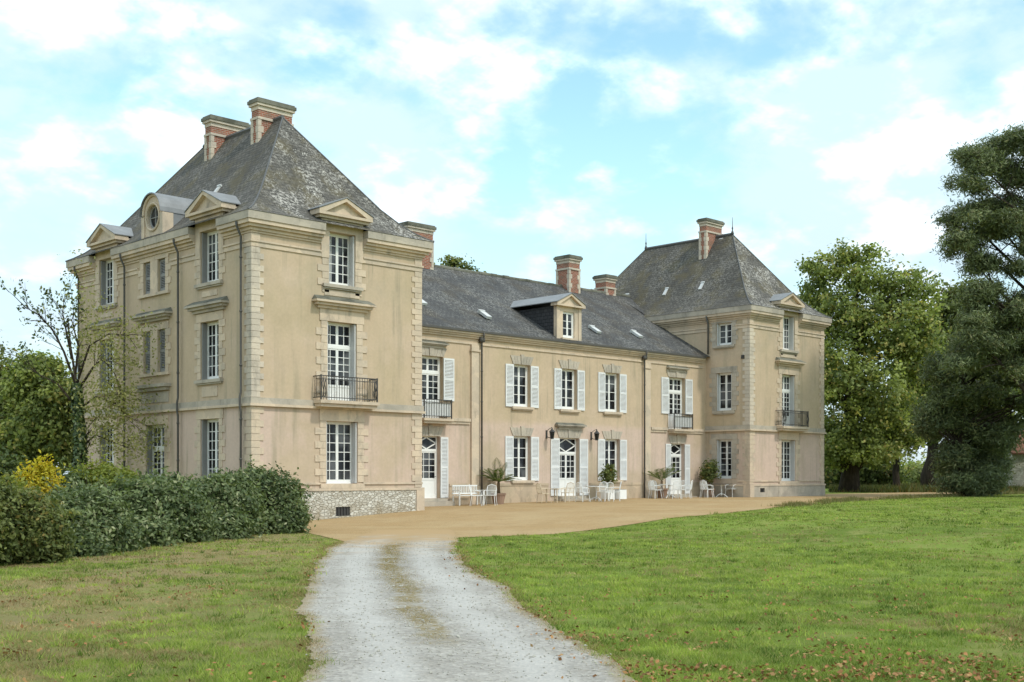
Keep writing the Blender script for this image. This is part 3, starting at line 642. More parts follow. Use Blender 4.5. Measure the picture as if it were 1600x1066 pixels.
        b = MB(); b.T = Tl; b.lathe((0, 0), [(.1, 0), (.1, .01)], 12) if False else b.box(1.40, 1.58, -.06, .01, 8.02, 8.22); b.build('vent_pipe', M['iron'], chateau)
        p = MB(); p.tube([(x0-.34, 3.70, 10.5), (x0-.15, 3.70, 10.1), (x0-.15, 3.70, 8.4)], .05, 8); p.build('drainpipe', M['pipe'], chateau, True)
        chimney(x0+2.75, x0+4.35, 5.95, 6.50, 14.0, 16.75, roof)
        for y in (y0+wd/2, y0+dp-wd/2):
            b = MB(); b.lathe((x0+wd/2, y), [(.10, RZ), (.07, RZ+.15), (.03, RZ+.25), (.055, RZ+.36), (.022, RZ+.46), (.012, RZ+1.0)], 8); b.build('finial', M['lead'], roof, True)
    return roof
roof_near = pavilion(0, 0, W1, D1, True)
roof_far = pavilion(L, Y2, W2, D2, False)

# ---- the wing
Tw = front(YW); EZ, RY, RZW = 8.26, 10.7, 12.5
WX0, WX1 = W1 - .3, L + .3
c1, c2, c3 = 17.30, 20.60, 23.83
wins = [(c-.56, c+.56, 4.92, 6.91) for c in (c1, c2, c3)] + [(c-.58, c+.58, 1.44, 3.53) for c in (c1, c3)]
fr_w = [(10.92, 12.34, 4.17, 6.93), (28.47, 29.92, 4.17, 6.98)]; dr = [(10.98, 12.16, .66, 3.40), (c2-.72, c2+.72, .66, 3.51), (28.66, 29.86, .66, 3.40)]
b = MB(); panel(b, Tw, W1, L, -.6, 8.25, wins + fr_w + dr, .26); b.T = None
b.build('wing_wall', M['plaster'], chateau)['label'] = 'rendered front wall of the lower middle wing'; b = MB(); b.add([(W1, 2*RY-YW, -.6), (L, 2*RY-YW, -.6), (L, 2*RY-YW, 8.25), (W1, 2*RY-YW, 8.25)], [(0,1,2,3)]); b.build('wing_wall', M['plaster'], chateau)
sl_ = (RZW-EZ)/(RY-YW+.3)
b = MB(); y0_ = YW-.30
ysr = np.linspace(y0_, RY, 9); xsr = np.linspace(W1, L, 15)
for i in range(8):
    for j in range(14):
        b.add([(xsr[j_],ysr[i_],EZ+(ysr[i_]-y0_)*sl_-.05*math.sin(i_/8*math.pi)+.035*math.sin(j_*1.9+i_*.8)*math.sin(i_/8*math.pi)-.05*math.sin(j_/14*math.pi)) for i_, j_ in ((i,j),(i,j+1),(i+1,j+1),(i+1,j))], [(0,1,2,3)])
b.add([(L,y0_,EZ),(L+2.4,RY-2.0,EZ+(RY-2.0-y0_)*sl_),(L+2.4,RY,RZW),(L,RY,RZW)], [(0,1,2,3)])
b.add([(W1,RY,RZW),(L+2.4,RY,RZW),(L+2.4,2*RY-y0_,EZ),(W1,2*RY-y0_,EZ)], [(0,1,2,3)])
wing_roof = b.build('wing_roof', M['slate_w'], chateau, fix=False); wing_roof['label'] = 'blue-grey pitched slate roof of the middle wing'
b = MB()
for i, x in enumerate(np.arange(W1, L+2.2, .45)): zr = RZW+.0-.05*math.sin(max(0, min(1, (x-W1)/(L-W1)))*math.pi)+random.uniform(-.015, .015); b.tube([(x, RY, zr), (x+.44, RY, zr+random.uniform(-.012, .012))], .10 + .012*(i % 2), 7)
b.build('ridge_capping', M['cap'], wing_roof)
def wz(y): return EZ+(y-y0_)*sl_
b = MB()
for o, za, zb in ((.05, 7.62, 7.70), (.08, 7.90, 7.98), (.15, 7.984, 8.06), (.23, 8.064, 8.15)): b.box(W1+.35, L-.35, YW-o, YW+.01, za, zb)
b.build('cornice', M['stone'], chateau); b = MB(); b.box(W1+.36, L-.36, YW-.30, YW+.01, 8.154, 8.25); b.build('gutter', M['pipe'], chateau)
for a, c in ((14.0, 14.46), (26.40, 26.86)):
    b = MB(); b.box(a, c, YW-.09, YW+.01, 1.20, 7.30); b.box(a-.05, c+.05, YW-.14, YW+.01, 7.304, 7.38); b.box(a, c, YW-.10, YW+.01, 7.384, 7.61); b.box(a-.04, c+.04, YW-.12, YW+.01, -.3, 1.196); b.build('pilaster', M['stone'], chateau)
for x in (14.58, 26.28):
    p = MB(); p.tube([(x, YW-.30, 8.2), (x, YW-.28, 8.0), (x, YW-.14, 7.7), (x, YW-.14, -.2)], .042, 8); p.box(x-.11, x+.11, YW-.24, YW-.05, 7.75, 7.95)
    for z in (6.4, 5.0, 3.4, 2.0): p.tube([(x, YW-.14, z), (x, YW-.14, z+.06)], .056, 8)
    p.build('drainpipe', M['pipe'], chateau, True)
for a, c, ga, gb in ((W1+.35, 13.94, 10.75, 12.5), (26.92, L-.35, 28.3, 30.1)):
    for e, f in ((a, ga), (gb, c)): b = MB(); b.box(e, f, YW-.06, YW+.01, 3.98, 4.10); b.box(e, f, YW-.11, YW+.01, 4.099, 4.24); b.build('string_course', M['stone'], chateau)
b = MB()
edges = [W1+.35, 10.6, 12.7, 13.95, 14.52, c2-1.5, c2+1.5, 26.34, 26.92, 28.1, 30.4, L-.35]
wpl = m_stone('wing_plinth', (.52, .41, .30), (.40, .34, .25), .7)
for e, f in zip(edges[::2], edges[1::2]): b = MB(); b.box(e, f, YW-.05, YW+.01, 1.18, 1.30); b.box(e, f, YW-.025, YW+.01, -.5, 1.179); b.build('plinth_moulding', wpl, chateau)
def flat_arch(u0, u1, z0, h, parent, key=True):
    """lintel of splayed stones with a keystone"""
    b = MB(); b.T = Tw; n = 7; uc = (u0+u1)/2; e = .22
    for i in range(n):
        a, c = i/n, (i+1)/n; x0, x1 = u0-.02+(u1-u0+.04)*a, u0-.02+(u1-u0+.04)*c; X0, X1 = u0-e+(u1-u0+2*e)*a, u0-e+(u1-u0+2*e)*c
        k_ = key and i == n//2; b.prism([(x0+.006, z0+.004), (x1-.006, z0+.004), (X1-.006, z0+h+(.07 if k_ else 0)), (X0+.006, z0+h+(.07 if k_ else 0))], -.07 if k_ else -.035, .012)
    return b.build('lintel', M['grey_stone'], parent)
for k, (u0, u1, z0, z1) in enumerate(wins):
    w_ = window(Tw, u0, u1, z0, z1, 1, 4, D=.2); flat_arch(u0, u1, z1, .40, w_); sill(Tw, u0, u1, z0, M['stone'], w_, .16)
    hw = .54; shutter(Tw, u0-hw, u0-.012, z0-.02, z1-.02); shutter(Tw, u1+.012, u1+hw, z0-.02, z1-.02)
for k, (u0, u1, z0, z1) in enumerate(fr_w):
    w_ = window(Tw, u0, u1, z0, z1, 2, 4, D=.22, transom=6.22, trows=2, solid=.8, name='french_window'); flat_arch(u0, u1, z1, .38, w_)
    hood(Tw, (u0+u1)/2-.92, (u0+u1)/2+.92, 7.40, 7.60, M['grey_stone'], w_, .22)
    shutter(Tw, u0-.64, u0-.012, 4.99, z1-.04); shutter(Tw, u1+.012, u1+.64, 4.99, z1-.04)
    balcony(Tw, u0-.02, u1+.14, 4.17, 5.0, .42, .22, False, 11, backing=True)
for k, (u0, u1, z0, z1) in enumerate(dr):
    mid_ = k == 1
    w_ = window(Tw, u0, u1, z0, z1, 2 if mid_ else 3, 4, D=.22, transom=2.78, solid=.84, diamond=True, name='glazed_door', leaves=2 if mid_ else 1)
    flat_arch(u0, u1, z1, .42, w_)
    b = MB(); b.T = Tw; b.tube([((u0+u1)/2+.05 if mid_ else u1-.1, .20, 1.62), ((u0+u1)/2+.05 if mid_ else u1-.1, .15, 1.62), ((u0+u1)/2+.16 if mid_ else u1-.2, .15, 1.62)], .012, 6); b.build('handle', M['iron'], w_)
    wd = .62 if mid_ else .46
    shutter(Tw, u0-wd, u0-.012, z0+.02, z1-.03); shutter(Tw, u1+.012, u1+wd, z0+.02, z1-.03)
    if mid_: hood(Tw, c2-1.05, c2+1.05, 4.03, 4.26, M['grey_stone'], w_, .26)
    st_ = MB(); st_.box(u0-.35, u1+.35, YW-.62, YW-.06, -.1, .53); st_.box(u0-.15, u1+.15, YW-.36, YW+.2, .534, .655); st_.build('doorstep', M['grey_stone'], chateau)
# wing dormer
dc = 20.55; b = MB(); b.T = front(YW-.02); b.cur = 0
dw, dz0, dz1 = .84, 8.27, 9.95
for a, c, e, f in ((dc-dw, dc-.42, dz0, dz1), (dc+.42, dc+dw, dz0, dz1), (dc-.42, dc+.42, 9.72, dz1), (dc-.42, dc+.42, dz0, 8.42)): b.box(a, c, 0, .22, e, f)
b.box(dc-dw-.05, dc-dw+.16, -.04, -.002, dz0, dz1); b.box(dc+dw-.16, dc+dw+.05, -.04, -.002, dz0, dz1); b.box(dc-.55, dc+.55, -.12, -.002, 8.33, 8.42)
hw, zb_, za_ = 1.02, 10.04, 10.6
b.box(dc-hw, dc+hw, -.20, .25, dz1+.003, zb_); b.prism([(dc-hw+.15, zb_+.003), (dc+hw-.15, zb_+.003), (dc, za_-.10)], -.06, .2)
for s_ in (-1, 1): b.prism([(dc+s_*hw, zb_+.003), (dc+s_*hw, zb_+.07), (dc, za_), (dc, za_-.10), (dc+s_*(hw-.24), zb_+.003)], -.20, .22 if s_ > 0 else .221)
b.cur = 1
for s_ in (-1, 1): b.box(*sorted((dc+s_*(dw-.10), dc+s_*(dw-.02))), .225, 3.2, 8.2, 9.96)
b.cur = 2
for s_ in (-1, 1): b.prism([(dc+s_*(hw+.05), zb_+.06), (dc+s_*(hw+.05), zb_+.10), (dc, za_+.05), (dc, za_+.01)], -.24, 4.15)
dm = b.build('dormer', [M['stone'], m_slate('cheek_slate', (.045, .046, .05), (.06, .06, .066), (.1, .1, .1), (.05, .05, .045), .2, .3), M['zinc']], chateau); dm['label'] = 'gabled dormer with dark slate cheeks on the wing roof'
b, pb = MB(), MB(); b.T = pb.T = front(YW-.02)
b.box(dc-.42, dc-.37, .08, .16, 8.42, 9.72); b.box(dc+.37, dc+.42, .08, .16, 8.42, 9.72); b.box(dc-.37, dc+.37, .08, .16, 9.67, 9.72); b.box(dc-.37, dc+.37, .08, .16, 8.42, 8.47)
for q in (0, 1): glazing(b, pb, dc-.37+q*.37, dc-.002+q*.37, 8.47, 9.67, 1, 3, .1)
b.build('casement', M['white'], dm); pb.build('pane', M['glass'], dm, fix=False)
chimney(15.5, 17.2, 10.2, 11.1, 11.6, 14.35, wing_roof); chimney(27.2, 28.15, 10.05, 11.1, 11.4, 14.18, wing_roof); chimney(30.9, 31.8, 10.5, 11.4, 11.0, 13.55, wing_roof)
def on_roof(u, v):
    d0 = (at(u, v, 1) - Vector((CAMX, CAMY, EYE))); t = (EZ + (CAMY-y0_)*sl_ - EYE) / (d0.z - d0.y*sl_); return Vector((CAMX, CAMY, EYE)) + d0*t
for u, v in ((763, 497), (935, 520), (1000, 527), (662, 476)):
    p = on_roof(u, v); b = MB(); n_ = Vector((0, -sl_, 1)).normalized(); up_ = Vector((0, 1, sl_)).normalized(); rt = Vector((1, 0, 0))
    def tr(a, c, h, p=p): return p + rt*a + up_*c + n_*h
    b.T = tr; b.box(-.16, .16, -.05, .55, -.02, .10); b.box(-.20, .20, .55, .64, -.02, .13); b.build('roof_vent', M['pale'], wing_roof)
def on_far(u, v, X):                                            # small zinc vents on the flanks of the pavilion roofs
    d0 = (at(u, v, 1) - Vector((CAMX, CAMY, EYE))); best = None
    for t in np.linspace(40, 90, 4000):
        q = Vector((CAMX, CAMY, EYE)) + d0*t; s_ = q.x - (X - EO)
        if 0 < s_ < 4 and q.z <= roof_z(s_, W1/2+EO): return q
for u, v, X, ro_ in ((1040, 457, L, roof_far), (1096, 448, L, roof_far), (978, 466, L, roof_far), (1125, 380, L, roof_far), (338, 300, 0, roof_near), (352, 222, 0, roof_near)):
    p = on_far(u, v, X)
    if p is None: continue
    b = MB(); up_ = Vector((1, 0, 1.3)).normalized(); n_ = Vector((-1.3, 0, 1)).normalized(); rt = Vector((0, 1, 0))
    def tr(a, c, h, p=p): return p + rt*a + up_*c + n_*h
    b.T = tr; b.box(-.10, .10, -.25, .25, -.05, .06); b.box(-.13, .13, .25, .32, -.05, .09); b.build('roof_vent', M['pale'], ro_)
# wall lanterns by the middle door
for x in (c2-1.62, c2+1.62):
    b = MB(); b.cur = 0; y = YW
    b.box(x-.05, x+.05, y-.03, y+.01, 3.45, 3.85); b.tube([(x, y-.02, 3.55), (x, y-.22, 3.48), (x, y-.36, 3.60), (x, y-.38, 3.72)], .018, 6); b.tube([(x, y-.02, 3.8), (x, y-.2, 3.92), (x, y-.38, 3.98)], .014, 6)
    b.lathe((x, y-.38), [(.07, 3.42), (.09, 3.44), (.09, 3.46)], 6); b.lathe((x, y-.38), [(.15, 3.76), (.13, 3.80), (.04, 3.9), (.02, 3.97)], 6)
    for k in range(6): a = k*math.pi/3; b.tube([(x+.085*math.cos(a), y-.38+.085*math.sin(a), 3.46), (x+.13*math.cos(a), y-.38+.13*math.sin(a), 3.76)], .008, 4)
    o = b.build('wall_lantern', M['iron'], chateau); q = MB(); q.lathe((x, y-.38), [(.075, 3.462), (.118, 3.758)], 6); q.build('glass', M['glass'], o)
# ------------------------------------------------------------------ garden furniture
def chair_parts(root, mat, wide=.46):
    b = MB(); h = wide/2; n = 9
    b.box(-h, h, -.23, .21, .43, .455); b.build('seat', M[mat], root)
    b = MB(); b.tube([(-h+.02, .22, .45), (-h+.01, .27, .7), (-h+.05, .30, .86), (0, .32, .93), (h-.05, .30, .86), (h-.01, .27, .7), (h-.02, .22, .45)], .016, 6)
    for i in range(1, n): x = -h + wide*i/n; b.tube([(x, .225, .46), (x, .30, .87 + .05*(1-abs(x)/h))], .008, 5)
    b.tube([(-h+.02, .26, .66), (0, .275, .66), (h-.02, .26, .66)], .012, 5); b.build('backrest', M[mat], root)
    for sx in (-1, 1):
        for sy in (-1, 1):
            b = MB(); b.tube([(sx*(h-.03), sy*.19, .43), (sx*(h-.01), sy*.22, .2), (sx*(h+.02), sy*.25, 0)], [.016, .014, .012], 6); b.build('leg', M[mat], root)
        b = MB(); b.tube([(sx*(h-.01), .26, .66), (sx*(h+.02), .05, .67), (sx*(h+.02), -.16, .64), (sx*(h), -.20, .45)], .014, 6); b.build('armrest', M[mat], root)
def table_parts(root, mat, r=.5, leg='white', ht=.73):
    b = MB(); b.lathe((0, 0), [(r-.02, ht-.03), (r, ht-.02), (r, ht-.005), (r-.02, ht)], 24); b.build('table_top', M[mat], root)
    b = MB(); b.lathe((0, 0), [(.05, .12), (.035, .25), (.03, .5), (.06, ht-.035)], 10); b.build('pedestal', M[leg], root)
    for k in range(3):
        a = k*2*math.pi/3+.4; b = MB(); b.tube([(.03*math.cos(a), .03*math.sin(a), .2), (.2*math.cos(a), .2*math.sin(a), .14), (.34*math.cos(a), .34*math.sin(a), .02), (.38*math.cos(a), .38*math.sin(a), .012)], [.025, .022, .018, .014], 6); b.build('foot', M[leg], root)
def place(o, x, y, rz): o.location = (x, y, G(x, y) + .012); o.rotation_euler = (0, 0, rz)
GC = 'white garden chairs on the forecourt'
chair0 = empty('garden_chair', (0, 0, 0), '', 'chair', GC); chair_parts(chair0, 'furn')
cream0 = empty('garden_chair', (0, 0, 0), '', 'chair'); chair_parts(cream0, 'cream')
_used = {id(chair0): False}
def chair(src, x, y, rz, label, group=GC):
    o = src if not src.get('placed') else copy_tree(src)
    if o is src: src['placed'] = 1
    o['label'] = label; o['group'] = group; place(o, x, y, rz); return o
def face(x, y, tx, ty): return math.atan2(ty-y, tx-x) + math.pi/2     # a chair's front is its -Y side
tb0 = empty('garden_table', (0, 0, 0), 'round white garden table in front of the middle glazed door', 'table', 'round garden tables'); table_parts(tb0, 'furn', .55, 'furn'); tx, ty = 20.25, YW-2.1; place(tb0, tx, ty, 0)
for (dx, dy, lb) in ((-.85, .10, 'white chair on the bench side of the middle table, left of the door'), (.80, .35, 'white chair between the middle table and the right shutter of the door'), (-.25, -.85, 'white chair nearest the drive at the middle table, its back to the lawn'), (.60, -.62, 'white chair at the corner of the middle table facing the doorway')):
    chair(chair0, tx+dx, ty+dy, face(tx+dx, ty+dy, tx, ty), lb)
tb1 = empty('garden_table', (0, 0, 0), 'dark-topped round table with white pedestal by the far pavilion', 'table', 'round garden tables'); table_parts(tb1, 'green', .62, 'furn'); tx, ty = 30.65, YW-1.9; place(tb1, tx, ty, .3)
for (dx, dy, lb) in ((.95, .05, 'white chair between the dark-topped table and the far pavilion wall'), (-.9, .25, 'white chair between the dark-topped table and the right glazed door'), (-1.5, -.1, 'white chair alone just left of the dark-topped table group')):
    chair(chair0, tx+dx, ty+dy, face(tx+dx, ty+dy, tx, ty), lb)
tb2 = copy_tree(tb0); tb2['label'] = 'round white garden table under the fan palm by the right drainpipe'; tx, ty = 26.35, YW-1.7; place(tb2, tx, ty, .9)
for (dx, dy, lb) in ((-.95, .15, 'leftmost white chair of the group under the palm'), (-.45, -.75, 'white chair in front of the palm group, left of its middle'), (.40, -.80, 'white chair in front of the palm group, right of its middle'), (.95, .05, 'rightmost white chair of the palm group, next to the glazed door'), (.1, .85, 'white chair behind the palm group table, against the wall')):
    chair(chair0, tx+dx, ty+dy, face(tx+dx, ty+dy, tx, ty), lb)
chair(chair0, 12.75, YW-1.75, face(0, 0, .5, -.6), 'white chair beside the bench near the left glazed door'); chair(chair0, 13.65, YW-1.7, face(0, 0, -.7, -.5), 'white chair at the drainpipe end of the bench')
chair(cream0, 17.25, YW-1.5, face(0, 0, 1, -.3), 'cream chair left of the small cream table under the first wing window', 'cream garden chairs'); chair(cream0, 18.75, YW-1.6, face(0, 0, -1, -.2), 'cream chair right of the small cream table under the first wing window', 'cream garden chairs')
t_ = empty('side_table', (0, 0, 0), 'small square cream table between two cream chairs', 'table'); place(t_, 18.0, YW-1.55, .1)
b = MB(); b.box(-.35, .35, -.35, .35, .62, .65); b.build('table_top', M['cream'], t_)
for sx in (-1, 1):
    for sy in (-1, 1): b = MB(); b.box(sx*.31-.02, sx*.31+.02, sy*.31-.02, sy*.31+.02, 0, .62); b.build('leg', M['cream'], t_)
bn = empty('garden_bench', (0, 0, 0), 'white slatted garden bench against the wall by the left drainpipe', 'bench'); place(bn, 13.2, YW-.75, 0)
b = MB()
for i in range(5): b.box(-.72, .72, -.22+i*.09, -.15+i*.09, .42, .45)
b.build('seat', M['furn'], bn); b = MB(); b.box(-.75, .75, .24, .28, .84, .90); b.box(-.75, .75, .24, .28, .50, .55)
for i in range(15): x = -.70+i*.1; b.box(x-.015, x+.015, .245, .275, .55, .84)
b.build('backrest', M['furn'], bn)
for s_ in (-1, 1):
    b = MB(); b.box(s_*.72-.025, s_*.72+.025, -.22, -.17, 0, .64); b.build('leg', M['furn'], bn); b = MB(); b.box(s_*.72-.025, s_*.72+.025, .20, .25, 0, .42); b.build('leg', M['furn'], bn)
    b = MB(); b.box(s_*.72-.03, s_*.72+.03, -.24, .26, .645, .68); b.build('armrest', M['furn'], bn)

# ------------------------------------------------------------------ foliage
def leaf_mesh(name, C, N, size, tint, hue, mat, parent, elong=1.6, seed=0, bend=.25):
    """one diamond-shaped leaf per centre C, facing N, random spin"""
    r = np.random.default_rng(seed); n = len(C); C = np.asarray(C, float); N = N / (np.linalg.norm(N, axis=1, keepdims=True) + 1e-9)
    a = np.cross(N, r.normal(0, 1, (n, 3))); a /= np.linalg.norm(a, axis=1, keepdims=True) + 1e-9; b_ = np.cross(N, a)
    s_ = (size * r.uniform(.65, 1.25, n))[:, None]; l, w_ = s_ * elong * .5, s_ * .5
    V = np.stack([C - a*l, C - b_*w_ + N*s_*bend*.3, C + a*l, C + b_*w_ + N*s_*bend*.3], 1).reshape(-1, 3)
    me = bpy.data.meshes.new(name); me.vertices.add(4*n); me.vertices.foreach_set('co', V.ravel().astype(np.float32))
    me.loops.add(4*n); me.loops.foreach_set('vertex_index', np.arange(4*n, dtype=np.int32)); me.polygons.add(n)
    me.polygons.foreach_set('loop_start', np.arange(0, 4*n, 4, dtype=np.int32)); me.update(calc_edges=True)
    for nm, val in (('tint', tint), ('hue', hue)):
        at_ = me.attributes.new(nm, 'FLOAT', 'POINT'); at_.data.foreach_set('value', np.repeat(val, 4).astype(np.float32))
    me.materials.append(mat); o = bpy.data.objects.new(name, me); COL.objects.link(o)
    if parent is not None: o.parent = parent
    return o
def crown_points(blobs, nclump, per, spread, seed, shell=.55):
    r = np.random.default_rng(seed); B = np.array(blobs, float); vol = B[:, 3]*B[:, 4]*B[:, 5]; vol = vol**.8
    idx = r.choice(len(B), nclump, p=vol/vol.sum()); d = r.normal(0, 1, (nclump, 3)); d /= np.linalg.norm(d, axis=1, keepdims=True)
    rad = shell + (1-shell) * r.random(nclump); rad *= 1 + .10*r.normal(0, 1, nclump) + .22*np.maximum(r.normal(-.4, .8, nclump), 0)
    cc = B[idx, :3] + d * rad[:, None] * B[idx, 3:6]
    k = np.repeat(np.arange(nclump), per); sp = (spread * r.uniform(.6, 1.4, nclump))[k][:, None]
    P = cc[k] + r.normal(0, 1, (len(k), 3)) * sp * np.array([1, 1, .7])
    N = d[k] * .7 + r.normal(0, .7, (len(k), 3)) + np.array([0, 0, .5])
    ct = r.random(nclump); ch = r.random(nclump)
    tint = np.clip(ct[k]**1.3 * .75 + .25 * r.random(len(k)), 0, 1); hue = np.clip(ch[k]*.65 + .35*r.random(len(k)), 0, 1)
    return P, N, tint, hue, cc
def limbs(b, base, top, r0, targets, seed, sag=.0, n=7, r_end=.3):
    """tapered trunk from base to top with a limb to each target"""
    r = random.Random(seed); base, top = Vector(base), Vector(top); H = (top-base).length
    pts = [base.lerp(top, t) + Vector((r.uniform(-1, 1), r.uniform(-1, 1), 0))*H*.018*(0 < t < 1) for t in [i/8 for i in range(9)]]
    rr = [r0*(1.25 if i == 0 else 1)*(1-(1-r_end)*i/8) for i in range(9)]; b.tube(pts, rr, 9)
    for tg in targets:
        tg = Vector(tg); h = max(.12, min(.92, ((tg.z-base.z)/max(.1, top.z-base.z)) - .22)); k = h*8; i = int(k); p = pts[i].lerp(pts[min(8, i+1)], k-i)
        mid = p.lerp(tg, .5) + Vector((0, 0, -sag + (tg-p).length*.08)) + Vector((r.uniform(-1, 1), r.uniform(-1, 1), r.uniform(-.5, .5)))*(tg-p).length*.07
        ra = rr[i]*.42; b.tube([p, p.lerp(mid, .5), mid, mid.lerp(tg, .55), tg], [ra, ra*.8, ra*.6, ra*.4, ra*.15], 6)
        for q in range(2):
            t2 = mid.lerp(tg, r.uniform(.2, .7)); e = t2 + Vector((r.uniform(-1, 1), r.uniform(-1, 1), r.uniform(-.2, .9)))*(tg-p).length*.28; b.tube([t2, t2.lerp(e, .5)+Vector((0, 0, .05)), e], [ra*.35, ra*.25, ra*.08], 5)
def tree(name, label, cat, base, top, r0, blobs, nclump, per, spread, size, leafmat, barkmat, seed, group=None, elong=1.6, shell=.55, ntarget=12, sag=0.):
    base = Vector(base); root = empty(name, base, label, cat, group); inv = lambda p: Vector(p) - base
    P, N, t, h, cc = crown_points(blobs, nclump, per, spread, seed, shell)
    r = np.random.default_rng(seed+1); tg = [inv(cc[i]) for i in r.choice(len(cc), min(ntarget, len(cc)), replace=False)]
    b = MB(); limbs(b, (0, 0, -.2), inv(top), r0, tg, seed, sag); b.build('trunk', barkmat, root, True)
    leaf_mesh('crown', P - np.array(base), N, size, t, h, leafmat, root, elong, seed); return root
def pb(u, v, d, ru, rv, rd=None):
    """crown lobe centred on the sight line (u, v) at depth d, half-sizes in picture units"""
    p = at(u, v, d); k = d/F; return (p.x, p.y, p.z, ru*k, (rd or ru)*k, rv*k)
LF = dict(
    oak=m_leaf('broadleaf_green', (.075, .112, .036), (.41, .46, .14), (.58, .47, .17), trans=.45),
    dark=m_leaf('dark_evergreen', (.036, .060, .022), (.13, .165, .055), (.18, .19, .055), trans=.35),
    pine=m_leaf('pine_needles', (.062, .084, .042), (.22, .255, .11), (.28, .25, .12), trans=.25),
    laurel=m_leaf('laurel_leaf', (.042, .070, .026), (.21, .255, .105), (.42, .42, .24), .5, .25, .3),
    lime=m_leaf('yellow_green_leaf', (.10, .14, .02), (.27, .29, .05), (.33, .29, .05)),
    yellow=m_leaf('yellow_leaf', (.30, .27, .02), (.62, .52, .05), (.66, .40, .03), trans=.45),
    olive=m_leaf('olive_leaf', (.055, .078, .022), (.22, .245, .075), (.36, .25, .08)),
    ivy=m_leaf('ivy_leaf', (.030, .055, .016), (.085, .13, .035), (.09, .12, .04), .4, .4, .15),
    thin=m_leaf('pale_thin_leaf', (.17, .18, .06), (.36, .36, .15), (.42, .38, .18), trans=.45),
    palm=m_leaf('palm_frond', (.045, .075, .018), (.13, .17, .045), (.23, .2, .09)))
GR = 'trees right of the chateau'
def gz(p): return (p.x, p.y, G(p.x, p.y) - .05)
# right: broad leafy tree beside the far pavilion
d = 86
tree('broadleaf_tree', 'tall green broadleaf tree with a rounded crown just right of the far pavilion', 'tree', gz(at(1327, 770, d)), at(1335, 470, d), .68,
     [pb(1262, 412, d, 15, 16), pb(1322, 396, d, 22, 15), pb(1360, 392, d, 14, 14), pb(1425, 432, d, 18, 16), pb(1452, 445, d, 16, 22), pb(1290, 425, d, 30, 26), pb(1275, 455, d+1, 30, 40), pb(1350, 425, d, 40, 38), pb(1400, 455, d, 40, 40), pb(1435, 480, d, 34, 50), pb(1310, 500, d, 60, 50), pb(1380, 520, d, 70, 60), pb(1440, 560, d, 45, 60), pb(1300, 590, d-2, 50, 60), pb(1365, 620, d-2, 65, 60), pb(1325, 680, d-1, 55, 40), pb(1300, 705, d-1, 40, 28), pb(1362, 705, d-2, 42, 26), pb(1415, 690, d-1, 30, 22), pb(1400, 660, d, 50, 40), pb(1260, 560, d+4, 50, 80)],
     2050, 27, .31, .18, LF['oak'], M['dark_bark'], 21, GR, 1.6, .38, 22)
d = 104
tree('broadleaf_tree', 'darker leafy tree behind, filling the gap between the broad tree and the pine', 'tree', gz(at(1452, 768, d)), at(1465, 560, d), .6,
     [pb(1440, 560, d, 46, 60), pb(1490, 540, d, 50, 70), pb(1455, 635, d, 46, 44), pb(1520, 620, d, 55, 60), pb(1500, 480, d, 40, 40), pb(1560, 560, d, 60, 80)], 1500, 28, .42, .24, LF['olive'], M['dark_bark'], 22, GR)
d = 96
tree('broadleaf_tree', 'slender dark-trunked tree standing in the bright gap right of the broad tree', 'tree', gz(at(1398, 768, d)), at(1402, 640, d), .32,
     [pb(1400, 660, d, 40, 26), pb(1372, 690, d, 34, 22), pb(1432, 672, d, 34, 24)], 260, 28, .4, .2, LF['dark'], M['dark_bark'], 23, GR)
def plates(n, prof, right, d, ru, rv, gaps, seed, dd=2.0):
    """n flat foliage plates scattered between a left outline prof (v, u) and a right limit"""
    r = random.Random(seed); out = []
    while len(out) < n:
        v = r.uniform(prof[0][0], prof[-1][0]); w_ = r.uniform(*ru); h_ = r.uniform(*rv); lo = float(np.interp(v, [p[0] for p in prof], [p[1] for p in prof])) + w_*.8; hi = float(np.interp(v, [p[0] for p in right], [p[1] for p in right]))
        if hi <= lo: continue
        u = lo + (hi-lo)*r.random()
        if any(((u-g_[0])/(g_[2]+w_*.6))**2 + ((v-g_[1])/(g_[3]+h_*.6))**2 < 1 for g_ in gaps): continue
        out.append(pb(u, v, d + r.uniform(-dd, dd), w_, h_))
    return out
d = 64
PL = [(212, 1580), (228, 1520), (240, 1486), (258, 1506), (286, 1472), (302, 1490), (328, 1448), (346, 1468), (372, 1456), (400, 1474), (440, 1488), (466, 1462), (500, 1466), (545, 1452), (580, 1480)]
tree('pine_tree', 'big dark pine with layered branches and sky gaps near the edge of the lawn', 'pine', gz(at(1665, 800, d)), at(1650, 215, d), .45,
     plates(160, PL, [(212, 1630), (300, 1670), (580, 1670)], d, (13, 28), (6, 12), [(1562, 384, 26, 13), (1536, 434, 20, 9), (1594, 300, 14, 8), (1600, 440, 14, 10), (1540, 276, 12, 6)], 3) + plates(90, [(200, 1640), (260, 1640), (560, 1640)], [(200, 1690), (260, 1760), (400, 1810), (560, 1790)], d, (16, 30), (7, 12), [], 9), 8200, 36, .27, .055, LF['pine'], M['dark_bark'], 24, GR, 4.5, .15, 46, .1)
d = 70
YL = [(535, 1480), (560, 1442), (600, 1428), (650, 1420), (680, 1440), (712, 1458), (762, 1470)]
tree('yew_tree', 'dense dark drooping evergreen under the pine at the end of the lawn', 'tree', gz(at(1506, 790, d)), at(1500, 560, d), .34,
     plates(125, YL, [(535, 1680), (630, 1680), (665, 1590), (700, 1562), (762, 1550)], d, (14, 28), (9, 16), [(1560, 560, 16, 10), (1505, 600, 10, 7), (1590, 610, 14, 8), (1470, 690, 10, 8), (1540, 665, 12, 6), (1450, 620, 10, 6)], 4), 3800, 34, .25, .075, LF['pine'], M['dark_bark'], 25, GR, 3.6, .2, 30, .3)
